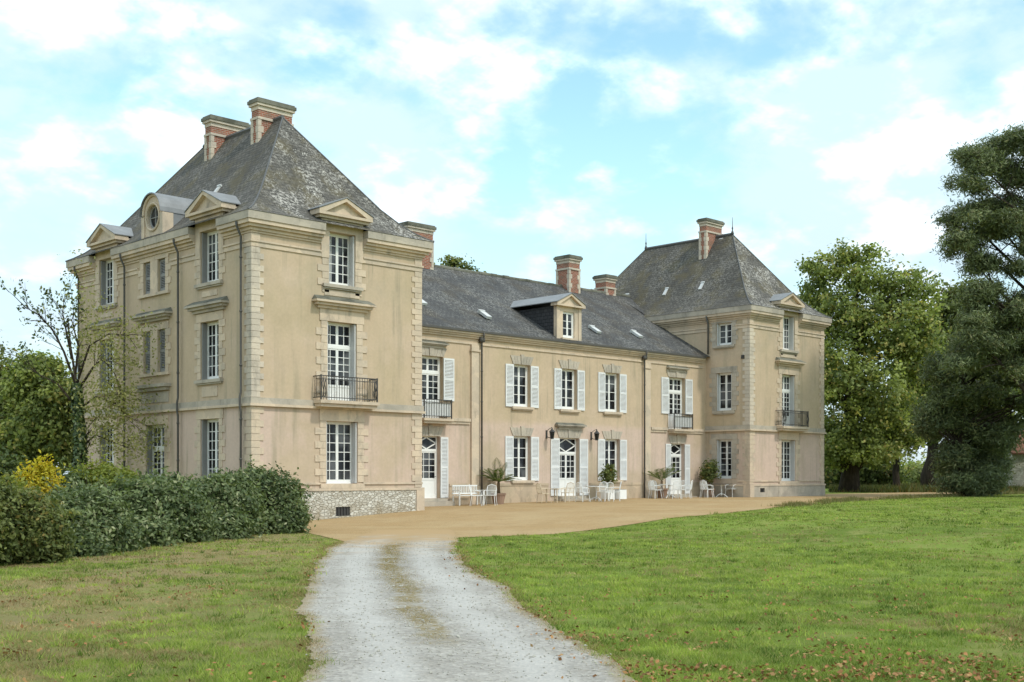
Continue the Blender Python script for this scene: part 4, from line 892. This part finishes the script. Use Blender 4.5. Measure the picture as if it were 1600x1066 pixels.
for i, (u, d, hh, wd, lf, lb) in enumerate(((1345, 112, 60, 46, 'olive', 'low olive-green bush at the foot of the broad tree'), (1430, 190, 26, 60, 'oak', 'distant pale tree seen through the bright gap'), (1290, 118, 100, 70, 'dark', 'dark bushy tree tight behind the far pavilion'), (1470, 180, 24, 40, 'olive', 'distant rounded tree behind the dark evergreen trunks'), (1540, 110, 44, 40, 'dark', 'dark bush beside the stone outbuilding'))):
    p = at(u, HY, d); rr = wd*d/F; hz = hh*d/F; tree('bushy_tree', lb, 'tree', gz(p), (p.x, p.y, 1.0 + hz*.7), .2, [(p.x+rr*dx, p.y-rr*dx, .3+hz*q, rr*.62, rr*.62, hz*.42) for dx, q in ((-.45, .45), (.45, .42), (0, .75), (0, .35))], 520, 24, .42*d/110, .2*d/110, LF[lf], M['dark_bark'], 40+i, 'background trees')
# more of the park further off, seen past the trees
for i, (u, d, h) in enumerate(((1700, 90, 15), (1790, 100, 17), (1640, 130, 12), (-70, 80, 12), (-160, 74, 13), (-250, 70, 12))):
    p = at(u, HY, d); rr = 5.; tree('park_tree', ['dark broad tree standing outside the right edge beyond the pine', 'dark tree of the park far to the right', 'tree of the park behind the stone outbuilding', 'tree of the park left of the dark hedge trees', 'broad park tree far to the left', 'park tree at the far left end'][i], 'tree', gz(p), (p.x, p.y, h*.75), .45,
         [(p.x+a, p.y+c, h*q, rr*.7, rr*.7, h*.24) for a, c, q in ((-2.5, 1, .45), (2.5, -1, .5), (0, 0, .75), (1, 2, .4), (-1, -2, .35))], 700, 24, .45, .2, LF['olive' if i % 2 else 'oak'], M['dark_bark'], 60+i, 'background trees')
p = at(706, HY, 100); tree('conifer_tree', 'tree whose tip shows just above the wing ridge beside the brick chimney', 'tree', gz(p), (p.x, p.y, 19), .3, [(p.x+a*.9, p.y+c*.9, h, r_*1.2, r_*1.2, 1.6) for a, c, h, r_ in ((0, 0, 18.6, .6), (.3, 0, 17, 1.1), (-.3, .2, 15, 1.6), (0, 0, 13, 2.0), (1.2, -.9, 18.2, .7))], 420, 22, .3, .2, LF['olive'], M['dark_bark'], 39, 'background trees')
# left: dark trees behind the shrub border
GL = 'trees left of the chateau'
d = 62
tree('broadleaf_tree', 'dark green bushy tree at the left edge behind the yellow shrub', 'tree', gz(at(20, 800, d)), at(20, 620, d), .35,
     [pb(5, 610, d, 50, 46), pb(50, 640, d, 50, 50), pb(-30, 640, d, 50, 60), pb(20, 700, d, 60, 40)], 1100, 28, .28, .15, LF['olive'], M['dark_bark'], 31, GL)
d = 57
tree('broadleaf_tree', 'dark rounded tree with a light top behind the ivy-clad trunk', 'tree', gz(at(75, 800, d)), at(70, 600, d), .35,
     [pb(62, 585, d, 34, 32), pb(40, 610, d, 30, 30), pb(88, 625, d, 36, 36), pb(70, 670, d, 54, 44), pb(105, 690, d, 30, 44), pb(30, 700, d, 44, 40)], 1200, 28, .26, .14, LF['oak'], M['dark_bark'], 32, GL)
# the thin tree with an ivy-clad trunk in front of the flank
d = 46; base = gz(at(128, 800, d)); bx = Vector(base)
thin = empty('thin_tree', base, 'thin half-bare tree with an ivy-clad trunk in front of the pavilion flank', 'tree', GL)
def rel(u, v, dd=0): return at(u, v, d+dd) - bx
b = MB(); tips = []
def branch(pts, r0, seed, twigs=10, tl=28):
    r = random.Random(seed); P_ = [rel(*p) for p in pts]; n = len(P_); b.tube(P_, [r0*(1-.8*i/(n-1)) for i in range(n)], 6)
    for q in range(twigs):
        t = r.uniform(.2, 1)*(n-1); i = min(int(t), n-2); p = P_[i].lerp(P_[i+1], t-i); di = (P_[i+1]-P_[i]).normalized()
        e = p + (di*r.uniform(.3, 1) + Vector((r.uniform(-.8, .8), r.uniform(-.8, .8), r.uniform(-.3, .7))))*tl*d/F; b.tube([p, p.lerp(e, .5)+Vector((0, 0, .04)), e], [r0*.28, r0*.2, r0*.07], 4)
        for _ in range(2): f_ = p.lerp(e, r.uniform(.4, .9)); e2 = f_ + (e-p)*.5 + Vector((r.uniform(-1, 1), r.uniform(-1, 1), r.uniform(-.6, .8)))*tl*.35*d/F; b.tube([f_, e2], [r0*.13, r0*.05], 4); tips.append(e2)
        tips.append(e)
branch([(128, 800), (124, 740), (126, 690), (122, 640), (118, 590), (110, 540), (106, 500)], .12, 1, 8)
branch([(118, 600), (100, 550), (82, 515), (60, 492), (36, 478)], .06, 2, 16)
branch([(112, 560), (104, 520), (98, 490), (100, 468)], .05, 3, 12)
branch([(118, 585), (122, 540), (112, 500), (122, 478)], .05, 4, 10)
branch([(122, 640), (90, 600), (60, 585), (30, 560)], .05, 5, 10)
branch([(122, 610), (145, 575), (160, 560), (180, 585), (190, 620)], .06, 6, 14, 34)
branch([(123, 640), (150, 620), (180, 630), (205, 660)], .05, 7, 14, 34)
branch([(124, 700), (150, 680), (175, 690), (200, 700)], .04, 8, 10)
branch([(120, 600), (140, 540), (170, 522), (200, 524), (214, 545)], .05, 9, 7, 18)
b.build('trunk', M['dark_bark'], thin, True)
r = np.random.default_rng(5)
def sprinkle(sel, per, sp, size, mat, seed, name):
    P = np.repeat(np.array([tuple(p) for p in sel]), per, 0); P = P + np.random.default_rng(seed).normal(0, sp, P.shape); n = len(P); leaf_mesh(name, P, np.random.default_rng(seed+1).normal(0, 1, (n, 3)), size, r.random(n), r.random(n), mat, thin, 1.8, seed)
lefts = [p for p in tips if (p + bx - at(122, 560, d)).dot(Vector((SN, -CS, 0))) < .1]; rights = [p for p in tips if p not in lefts]
sprinkle(lefts, 5, .10, .085, LF['dark'], 71, 'leaves'); sprinkle(rights, 34, .40, .07, LF['thin'], 72, 'crown')
r_ = np.random.default_rng(6); n = 2600; tt = r_.random(n); ang = r_.random(n)*6.28; path = [rel(128, 800), rel(124, 740), rel(126, 690), rel(122, 640), rel(119, 600)]
P = np.array([tuple(path[min(int(t*4), 3)].lerp(path[min(int(t*4), 3)+1], t*4-min(int(t*4), 3))) for t in tt]); rad = (.23-.08*tt)*(1+.25*r_.normal(0, 1, n)); N_ = np.stack([np.cos(ang), np.sin(ang), .2*np.ones(n)], 1)
leaf_mesh('ivy', P + N_*rad[:, None]*np.array([1, 1, 0]), N_ + r_.normal(0, .4, (n, 3)), .12, r_.random(n), r_.random(n), LF['ivy'], thin, 1.2, 73)
# shrub border
GS = 'shrubs of the border left of the drive'
def shrub(label, blobs, n, per, sp, size, lf, seed, base, name='shrub'):
    base = Vector(gz(base)); root = empty(name, base, label, 'shrub', GS); P, N, t, h, cc = crown_points(blobs, n, per, sp, seed, .60)
    keep = P[:, 2] > G(base.x, base.y) - .02; b = MB(); q_ = np.random.default_rng(seed+7)
    B_ = np.array(blobs); up = q_.choice(len(cc), 120); Ps, Ns = [], []
    for i in up:                                                # stray shoots standing out of the mass
        o_ = Vector(cc[i]); dr_ = Vector((q_.normal(0, .5), q_.normal(0, .5), q_.uniform(.4, 1.2))).normalized() * q_.uniform(.20, .60)
        if o_.z < G(base.x, base.y) + .5: continue
        b.tube([o_-base, o_-base+dr_*.6, o_-base+dr_], [.010, .007, .003], 4)
        for t_ in np.linspace(.2, 1, 14): Ps.append(tuple(o_ + dr_*t_ + Vector(q_.normal(0, .045, 3)))); Ns.append(q_.normal(0, 1, 3))
    if Ps: m_ = len(Ps); P = np.vstack([P, Ps]); N = np.vstack([N, Ns]); t = np.concatenate([t, q_.uniform(.4, 1, m_)]); h = np.concatenate([h, q_.random(m_)]); keep = np.concatenate([keep, np.ones(m_, bool)])
    b.lathe((0, 0), [(.10, -.2), (.08, .25)], 7)
    for i in np.random.default_rng(seed).choice(len(cc), 14, replace=False):
        e = Vector(cc[i]) - base; s_ = Vector((e.x*.02, e.y*.02, 0)); b.tube([s_, s_.lerp(e, .5)+Vector((.05, -.04, .1)), e], [.035, .024, .01], 5)
    b.build('stem', M['dark_bark'], root); leaf_mesh('foliage', (P - np.array(base))[keep], N[keep], size, t[keep], h[keep], LF[lf], root, 2.0, seed); return root
def sb(u, v, d, ru, rv): return pb(u, v, d, ru, rv, ru*1.1)
# the border's lobes sit on the ground; depth grows to the right
shrub('dark laurel shrub at the pavilion end of the border', [sb(430, 795, 35.5, 42, 52), sb(395, 790, 36, 44, 54), sb(445, 812, 35, 30, 32), sb(405, 765, 36, 26, 28), sb(375, 815, 35, 34, 34), sb(420, 825, 34.6, 34, 24)], 1710, 26, 0.130, 0.066, 'laurel', 81, at(420, 842, 35.3))
shrub('dark laurel shrub second from the pavilion end, below the tall flank window', [sb(350, 800, 33.5, 52, 50), sb(310, 800, 33, 46, 50), sb(330, 785, 35, 50, 38), sb(345, 828, 32, 44, 30), sb(300, 835, 31, 40, 26), sb(372, 770, 34, 18, 22)], 1805, 26, 0.130, 0.066, 'laurel', 82, at(330, 852, 33))
shrub('green laurel shrub in the middle of the border below the glazed flank door', [sb(255, 810, 30, 56, 56), sb(210, 812, 29.5, 50, 56), sb(240, 785, 32, 46, 36), sb(280, 825, 30, 40, 40), sb(225, 838, 28.5, 46, 30), sb(180, 845, 28, 34, 28), sb(262, 765, 31, 20, 22), sb(205, 772, 31, 18, 20)], 1900, 26, 0.120, 0.063, 'laurel', 83, at(235, 868, 29.5))
shrub('yellow-green leafy shrub standing behind the laurels near the ivy-clad trunk', [sb(165, 765, 36, 44, 34), sb(140, 775, 36, 34, 34), sb(195, 782, 36, 30, 24)], 988, 24, 0.130, 0.066, 'lime', 84, at(160, 830, 36))
shrub('olive-green shrub between the laurels and the left edge of the border', [sb(140, 825, 26, 50, 54), sb(95, 830, 25.5, 50, 54), sb(120, 800, 27, 44, 34), sb(170, 840, 26.5, 40, 40), sb(115, 855, 25, 44, 28), sb(70, 845, 25, 34, 40), sb(150, 790, 27, 20, 24)], 1805, 26, 0.110, 0.056, 'laurel', 85, at(120, 880, 26))
shrub('loose green shrub with reddish twigs at the left end of the border', [sb(40, 830, 23, 52, 60), sb(0, 825, 22.5, 50, 66), sb(60, 850, 23, 40, 42), sb(-50, 820, 22, 60, 74)], 1900, 26, 0.100, 0.053, 'olive', 86, at(10, 890, 22.8))
shrub('tall wispy yellow-green shrub at the far left edge of the border', [sb(0, 800, 26, 26, 36), sb(-30, 790, 26, 30, 44), sb(8, 778, 26, 14, 18)], 380, 20, .14, .07, 'lime', 89, at(10, 870, 26))
shrub('bright yellow autumn shrub rising out of the border', [sb(60, 764, 29, 19, 17), sb(82, 786, 29, 12, 18), sb(45, 756, 29, 10, 12), sb(68, 742, 29, 7, 13)], 494, 22, 0.110, 0.056, 'yellow', 87, at(62, 850, 29))
shrub('dark green shrub filling the border behind the yellow one', [sb(20, 775, 34, 50, 50), sb(90, 790, 34, 50, 46), sb(-40, 760, 34, 60, 60)], 1140, 24, 0.160, 0.079, 'dark', 88, at(40, 840, 34))

# ------------------------------------------------------------------ potted plants on the forecourt
def pot(root, r, h, mat='terra'):
    b = MB(); b.lathe((0, 0), [(r*.68, 0), (r*.95, h*.85), (r*1.05, h*.86), (r*1.05, h), (r*.9, h), (r*.88, h-.04)], 18); b.build('pot', M[mat], root)
    b = MB(); b.lathe((0, 0), [(r*.87, h-.05), (r*.87, h-.045)], 14); b.build('soil', M['soil'], root)
def fronds(root, top, n, ln, seed, mat, tilt=(.2, 1.25)):
    r = random.Random(seed); b = MB()
    for i in range(n):
        a = 2*math.pi*i/n + r.uniform(-.25, .25); th = r.uniform(*tilt); L_ = ln*r.uniform(.75, 1.1); pts = []
        for k in range(7):
            t = k/6; pts.append(Vector(top) + Vector((math.cos(a)*math.sin(th)*L_*t, math.sin(a)*math.sin(th)*L_*t, math.cos(th)*L_*t - .35*L_*t*t*math.sin(th))))
        b.tube(pts, [.012, .011, .009, .008, .006, .005, .003], 4); sd_ = Vector((-math.sin(a), math.cos(a), 0))
        for k in range(2, 19):
            t = k/18; j = min(int(t*6), 5); p = pts[j].lerp(pts[j+1], t*6-j); di = (pts[j+1]-pts[j]).normalized(); w_ = ln*.26*math.sin(math.pi*min(1, t*.85+.12))
            for s_ in (-1, 1):
                e = p + sd_*s_*w_ + di*w_*.8 + Vector((0, 0, -.12*w_)); m_ = p.lerp(e, .45) + Vector((0, 0, .03*w_)); wd = di*.02
                b.add([p-wd*.5, m_+wd, e, m_-wd], [(0, 1, 2, 3)])
    me = b.build('frond', mat, root, fix=False); return me
def tinted(o, seed):
    n = len(o.data.vertices); r = np.random.default_rng(seed)
    for nm in ('tint', 'hue'): a = o.data.attributes.new(nm, 'FLOAT', 'POINT'); a.data.foreach_set('value', np.repeat(r.random(n//4+1), 4)[:n].astype(np.float32))
GP = 'potted plants along the facade'
def palm(x, y, label, trunk, ln, n, seed, r_pot=.34, lean=(0, 0), tilt=(.2, 1.25)):
    root = empty('potted_palm', (x, y, G(x, y)+.012), label, 'potted plant', GP); pot(root, r_pot, .5); b = MB(); top = (lean[0], lean[1], .45+trunk)
    b.tube([(0, 0, .4), (lean[0]*.3, lean[1]*.3, .45+trunk*.5), top], [.085, .07, .06], 8); b.build('trunk', M['palm_bark'], root, True); tinted(fronds(root, top, n, ln, seed, LF['palm'], tilt), seed)
palm(15.05, YW-.75, 'bushy potted palm beside the left drainpipe', .55, 1.15, 20, 91)
palm(26.95, YW-.75, 'potted palm with a few stiff spreading fronds left of the right glazed door', .45, 1.45, 9, 92, .34, (0, 0), (.25, 1.1))
def potted_shrub(x, y, label, seed, lf, h, w_, box=False, sparse=220):
    root = empty('potted_shrub', (x, y, G(x, y)+.012), label, 'potted plant', GP)
    if box:
        b = MB(); b.box(-.24, .24, -.24, .24, .04, .46); b.box(-.26, .26, -.26, .26, .464, .50)
        for sx in (-1, 1):
            for sy in (-1, 1): b.box(*sorted((sx*.19, sx*.25)), *sorted((sy*.19, sy*.25)), 0, .036)
        b.build('planter', M['white'], root)
    else: pot(root, .28, .45)
    P, N, t, hh, cc = crown_points([(0, 0, .5+h*.55, w_, w_, h*.42), (.1, 0, .5+h*.8, w_*.6, w_*.6, h*.25)], sparse, 8, .07, seed, .3); b = MB()
    b.tube([(0, 0, .4), (.03, .02, .5+h*.5), (0, 0, .5+h*.8)], [.03, .025, .01], 6)
    for i in range(0, 10): b.tube([(0, 0, .5+h*.15), Vector(cc[i])*.6+Vector((0, 0, .3)), cc[i]], [.014, .01, .004], 4)
    b.build('stem', M['bark'], root); leaf_mesh('foliage', P, N, .075, t, hh, LF[lf], root, 1.9, seed)
potted_shrub(22.35, YW-1.0, 'sparse flowering shrub in a white box planter right of the middle door', 93, 'olive', 1.25, .42, True, 120)
potted_shrub(31.1, YW-.8, 'feathery green shrub in a terracotta pot against the far pavilion corner', 94, 'olive', 1.5, .55)
bp = empty('box_planter', (22.95, YW-1.25, G(22.95, 2.7)+.012), 'empty-looking white box planter beside the flowering shrub', 'planter'); b = MB(); b.box(-.25, .25, -.25, .25, .03, .50); b.build('body', M['white'], bp); b = MB(); b.box(-.22, .22, -.22, .22, .502, .512); b.build('soil', M['soil'], bp)

# ------------------------------------------------------------------ outbuilding at the right edge
ob = at(1590, 752, 100); ob.z = G(ob.x, ob.y)
out = empty('stone_outbuilding', ob, 'low stone and red brick outbuilding half hidden under the pine at the right edge', 'outbuilding', rz=YW*0 - R(30))
b = MB(); panel(b, front(-2.5), -2.4, 9, -.4, 3.0, [(1.2, 2.3, 0, 2.2), (4, 5, 1, 2)], .25); b.T = None; panel(b, side(-2.4), -2.5, 3, -.4, 3.0, []); b.T = None; b.build('wall', M['rubble'], out)
b = MB(); b.prism([(-2.9, 2.9), (0, 4.8), (2.9, 2.9), (2.9, 3.02), (0, 4.95), (-2.9, 3.02)], 0, 1); b.v = [(-2.7 + q[1]*12, q[0], q[2]) for q in b.v]; b.build('roof', M['tile'], out)
b = MB(); b.T = front(-2.5); b.box(1.0, 1.197, -.04, .02, 0, 2.25); b.box(2.303, 2.5, -.04, .02, 0, 2.25); b.box(1.0, 2.5, -.04, .02, 2.253, 2.5); b.build('brick_surround', M['brick'], out)
b = MB(); b.T = front(-2.5); b.box(1.2, 2.3, .15, .2, 0, 2.2); b.build('door', M['grey'], out)

# ------------------------------------------------------------------ grass, weeds, leaves (uncountable)
def inside(P, poly):
    x, y = P[:, 0], P[:, 1]; q = np.zeros(len(P), bool); n = len(poly); px = np.array([p[0] for p in poly]); py = np.array([p[1] for p in poly]); j = n-1
    for i in range(n):
        c = ((py[i] > y) != (py[j] > y)); den = (py[j]-py[i]) if py[j] != py[i] else 1e-9
        q ^= c & (x < (px[j]-px[i])*(y-py[i])/den + px[i]); j = i
    return q
dpoly = [tuple(a.lerp(b, .10/(b-a).length*(1+1.2*math.sin(i*1.7)*math.sin(i*.37)))) for i, (a, b) in enumerate(zip(drive_poly_L[::2], drive_poly_R[::2]))] + [tuple(b.lerp(a, .10/(b-a).length*(1+1.2*math.sin(i*2.3)*math.sin(i*.51)))) for i, (a, b) in enumerate(zip(drive_poly_L[::-2], drive_poly_R[::-2]))]
cpoly = list(zip(fx[::4], fl[::4])) + list(zip(fx[::-4], fu[::-4]))
def fan(n, d0, d1, seed, half=.74):
    r = np.random.default_rng(seed); d = np.exp(r.uniform(math.log(d0), math.log(d1), n)); t = r.uniform(-half, half, n); rr = d*t
    return np.stack([CAMX + rr*SN + d*CS, CAMY - rr*CS + d*SN], 1), d
def blades(name, P, h, w_, mat, seed, lean=.5, label='', tint=None):
    r = np.random.default_rng(seed); n = len(P); z = g(P[:, 0], P[:, 1]); a = r.uniform(0, 6.283, n); l = r.normal(0, lean, (n, 2))*h[:, None]
    B = np.column_stack([P, z]); sx = np.column_stack([np.cos(a), np.sin(a), np.zeros(n)])*w_[:, None]*.5; T_ = B + np.column_stack([l, h])
    V = np.stack([B-sx, B+sx, T_], 1).reshape(-1, 3); me = bpy.data.meshes.new(name); me.vertices.add(3*n); me.vertices.foreach_set('co', V.ravel().astype(np.float32)); me.loops.add(3*n)
    me.loops.foreach_set('vertex_index', np.arange(3*n, dtype=np.int32)); me.polygons.add(n); me.polygons.foreach_set('loop_start', np.arange(0, 3*n, 3, dtype=np.int32)); me.update(calc_edges=True)
    for nm, val in (('tint', r.random(n) if tint is None else tint), ('hue', r.random(n))): at_ = me.attributes.new(nm, 'FLOAT', 'POINT'); at_.data.foreach_set('value', np.repeat(val, 3).astype(np.float32))
    me.materials.append(mat); o = bpy.data.objects.new(name, me); COL.objects.link(o); return tag(o, label, None, None, 'stuff')
def vnoise(P, s, seed):
    """smooth value noise on the ground plane, 0..1"""
    r = np.random.default_rng(seed); T_ = r.random((64, 64)); q = P/s; i = np.floor(q).astype(int); f_ = q-i; f_ = f_*f_*(3-2*f_); i0 = i % 64; i1 = (i+1) % 64
    return (T_[i0[:, 0], i0[:, 1]]*(1-f_[:, 0])+T_[i1[:, 0], i0[:, 1]]*f_[:, 0])*(1-f_[:, 1]) + (T_[i0[:, 0], i1[:, 1]]*(1-f_[:, 0])+T_[i1[:, 0], i1[:, 1]]*f_[:, 0])*f_[:, 1]
P, dd = fan(980000, 7.0, 75, 101); keep = ~inside(P, dpoly) & ~inside(P, cpoly) & (P[:, 1] < -.3); P, dd = P[keep], dd[keep]
side_ = P[:, 0]*SN - P[:, 1]*CS; rr = side_ - (CAMX*SN - CAMY*CS)
dry_f = (rr < -.05*dd); cl = .45*vnoise(P, .22, 1)+.35*vnoise(P, .9, 2)+.2*vnoise(P, 3.1, 7); patch = .38*vnoise(P, 2.6, 3)+.30*vnoise(P, .8, 4)+.32*vnoise(P, .22, 6)
straw = (dry_f & (patch > .49)) | (~dry_f & (patch > .625)); keep = (np.random.default_rng(3).random(len(P)) < np.where(straw, .6, 1.0)*np.clip(2.6*cl-.55, .06, 1))
P, dd, straw, cl = P[keep], dd[keep], straw[keep], cl[keep]; r = np.random.default_rng(9)
hh = (.018 + .085*np.clip(cl, .2, 1)**1.5*(.3+.7*r.random(len(P))))*np.where(straw, .75, 1); ww = np.maximum(.005, .0006*dd)
GM = m_leaf('grass_blade', (.065, .120, .018), (.37, .455, .085), (.40, .34, .14), .6, .15, .3); SM = m_leaf('straw_blade', (.135, .09, .04), (.46, .345, .18), (.17, .22, .05), .8, .1, .25)
tn = np.clip(.3*r.random(len(P)) + 1.9*(.4*vnoise(P, .16, 41)+.35*vnoise(P, .5, 42)+.25*vnoise(P, 2.2, 43)) - .62, 0, 1)
blades('grass', P[~straw], hh[~straw], ww[~straw], GM, 5, .7, 'short green blades of the mown lawn', tn[~straw])
NC, MC = 2400, 22; r2 = np.random.default_rng(61); PC, dc = fan(NC, 7.5, 48, 62); kc = ~inside(PC, dpoly) & ~inside(PC, cpoly) & (PC[:, 1] < -1); PC, dc = PC[kc], dc[kc]; kk = np.repeat(np.arange(len(PC)), MC)
PT = PC[kk] + r2.normal(0, 1, (len(kk), 2))*r2.uniform(.03, .11, len(PC))[kk][:, None]; ht = r2.uniform(.05, .12, len(PC))[kk]*r2.uniform(.5, 1.1, len(kk)); tt_ = np.clip(r2.choice([.08, .35, .8], len(PC))[kk] + r2.normal(0, .12, len(kk)), 0, 1)
blades('grass_tufts', PT, ht, np.maximum(.006, .0007*dc[kk]), GM, 63, .55, 'taller unmown tufts standing in the lawn', tt_)
blades('dry_grass', P[straw], hh[straw], ww[straw], SM, 6, 1.0, 'straw-coloured dry blades in patches of the lawn', tn[straw])
# straw strip down the drive
n = 90000; r = np.random.default_rng(12); k = r.integers(0, NR, n); mid_ = np.array([tuple((drive_poly_L[i]+drive_poly_R[i])/2) for i in range(NR)]); wv = np.array([(drive_poly_R[i]-drive_poly_L[i]).length for i in range(NR)]); tv = np.array([tuple((drive_poly_R[i]-drive_poly_L[i]).normalized()) for i in range(NR)])
P = mid_[k] + tv[k]*(r.normal(0, .055, n)*wv[k])[:, None] + r.normal(0, .05, (n, 2)); al = (P[:, 0]-CAMX)*CS + (P[:, 1]-CAMY)*SN
PE = np.vstack([np.array([tuple(p) for p in q_])[r.integers(0, NR, 9000)] for q_ in (drive_poly_L, drive_poly_R)]); PE = PE + r.normal(0, .10, PE.shape); ae = (PE[:, 0]-CAMX)*CS + (PE[:, 1]-CAMY)*SN; ke = (ae > 7) & (ae < 30) & (vnoise(PE, .6, 51) > .35); PE, ae = PE[ke], ae[ke]
blades('edge_grass', PE, .02+.04*r.random(len(PE)), np.maximum(.006, .0007*ae), SM, 14, 1.1, 'ragged dry grass along both edges of the drive')
keep = (al > 11.6) & (al < 30) & (.5*vnoise(P, .5, 8)+.5*vnoise(P, 1.6, 9) > .50); P = P[keep]; blades('drive_weeds', P, .012+.025*r.random(len(P)), np.maximum(.008, .0009*al[keep]), SM, 13, 1.2, 'dry weeds along the middle of the drive')
# leaves on the lawn
LM = m_leaf('fallen_leaf', (.13, .065, .03), (.38, .19, .08), (.44, .29, .13), .8, .1, .1)
P, dd = fan(70000, 7.5, 60, 111); u = 800 + F*((P[:, 0]-CAMX)*SN-(P[:, 1]-CAMY)*CS)/dd; den = .5*vnoise(P, 1.2, 14)+.5*vnoise(P, .4, 15)
r = np.random.default_rng(16); prob = .06*(den > .5) + np.exp(-((dd-9.2)/2.4)**2)*(u > 800)*(den > .44) + .22*(den > .63) ; keep = (r.random(len(P)) < prob) & ~inside(P, dpoly) & ~inside(P, cpoly) & (P[:, 1] < -1); P1 = P[keep]
e = np.array([tuple(p) for p in drive_poly_R]); k = r.integers(0, NR, 1500); P2 = e[k] + r.normal(.05, .22, (1500, 2)); a2 = (P2[:, 0]-CAMX)*CS+(P2[:, 1]-CAMY)*SN; P2 = P2[(a2 > 7) & (a2 < 26) & (vnoise(P2, .8, 17) > .5)]
P = np.vstack([P1, P2]); n = len(P); C = np.column_stack([P, g(P[:, 0], P[:, 1])+.03+.03*r.random(n)]); N = r.normal(0, .45, (n, 3)) + np.array([0, 0, 1]); o = leaf_mesh('fallen_leaves', C, N, .034, r.random(n), r.random(n), LM, None, 1.3, 18); tag(o, 'brown fallen leaves on the lawn and along the drive edge', None, None, 'stuff')
n = 4200; r = np.random.default_rng(71); k = r.integers(0, NR, n); al_ = r.beta(1.2, 1.2, n); Pp = np.array([tuple(p) for p in drive_poly_L])[k]*(1-al_[:, None]) + np.array([tuple(p) for p in drive_poly_R])[k]*al_[:, None] + r.normal(0, .08, (n, 2)); dp = (Pp[:, 0]-CAMX)*CS+(Pp[:, 1]-CAMY)*SN; ok = (dp > 7.5) & (dp < 30); Pp, dp = Pp[ok], dp[ok]; n = len(Pp)
O_ = np.array([(1,0,0),(-.8,.5,0),(-.6,-.7,0),(.3,.9,.1),(.1,0,.7),(0,.1,-.5)]); Fo = [(0,3,4),(3,1,4),(1,2,4),(2,0,4),(3,0,5),(1,3,5),(2,1,5),(0,2,5)]; sz = r.uniform(.006, .016, n)*np.where(r.random(n) < .06, 1.8, 1); an = r.uniform(0, 6.28, n)
V_ = O_[None]*r.uniform(.7, 1.3, (n, 6, 1)); V_ = np.stack([V_[..., 0]*np.cos(an)[:, None]-V_[..., 1]*np.sin(an)[:, None], V_[..., 0]*np.sin(an)[:, None]+V_[..., 1]*np.cos(an)[:, None], V_[..., 2]], -1)*sz[:, None, None] + np.column_stack([Pp, g(Pp[:, 0], Pp[:, 1])+.026])[:, None]
me = bpy.data.meshes.new('pebbles'); me.from_pydata(V_.reshape(-1, 3).tolist(), [], [tuple(i*6+q for q in f_) for i in range(n) for f_ in Fo]); me.materials.append(m_plain('pebble', (.38, .36, .31), .9, .15, .5, 40)); o = bpy.data.objects.new('pebbles', me); COL.objects.link(o); tag(o, 'loose grey stones lying on the drive', None, None, 'stuff')
# rough weeds along the far edge of the forecourt
n = 16000; r = np.random.default_rng(21); x = r.uniform(18, 60, n); y = np.interp(x, fx, fl) + r.normal(-.1, .35, n); P = np.column_stack([x, y]); cl = .5*vnoise(P, 1.2, 22)+.5*vnoise(P, .4, 23); k = cl > .42; P = P[k]
blades('weeds', P, (.08+.30*r.random(len(P)))*cl[k], np.full(len(P), .035), m_leaf('weed_blade', (.10, .11, .035), (.24, .22, .09), (.30, .20, .10)), 24, .35, 'rough ochre weeds along the edge of the forecourt')
# undergrowth beneath the trees at the right
n = 30000; r = np.random.default_rng(31); d_ = r.uniform(84, 135, n); u = r.uniform(1296, 1640, n); rr = (u-800)/F*d_; P = np.column_stack([CAMX+rr*SN+d_*CS, CAMY-rr*CS+d_*SN]); cl = .6*vnoise(P, 4, 32)+.4*vnoise(P, 1.2, 33)
blades('undergrowth', P, (.25+.8*r.random(n))*cl, np.full(n, .09), m_leaf('undergrowth_blade', (.045, .06, .018), (.15, .16, .05), (.22, .13, .05)), 34, .4, 'rough undergrowth beneath the trees on the right')
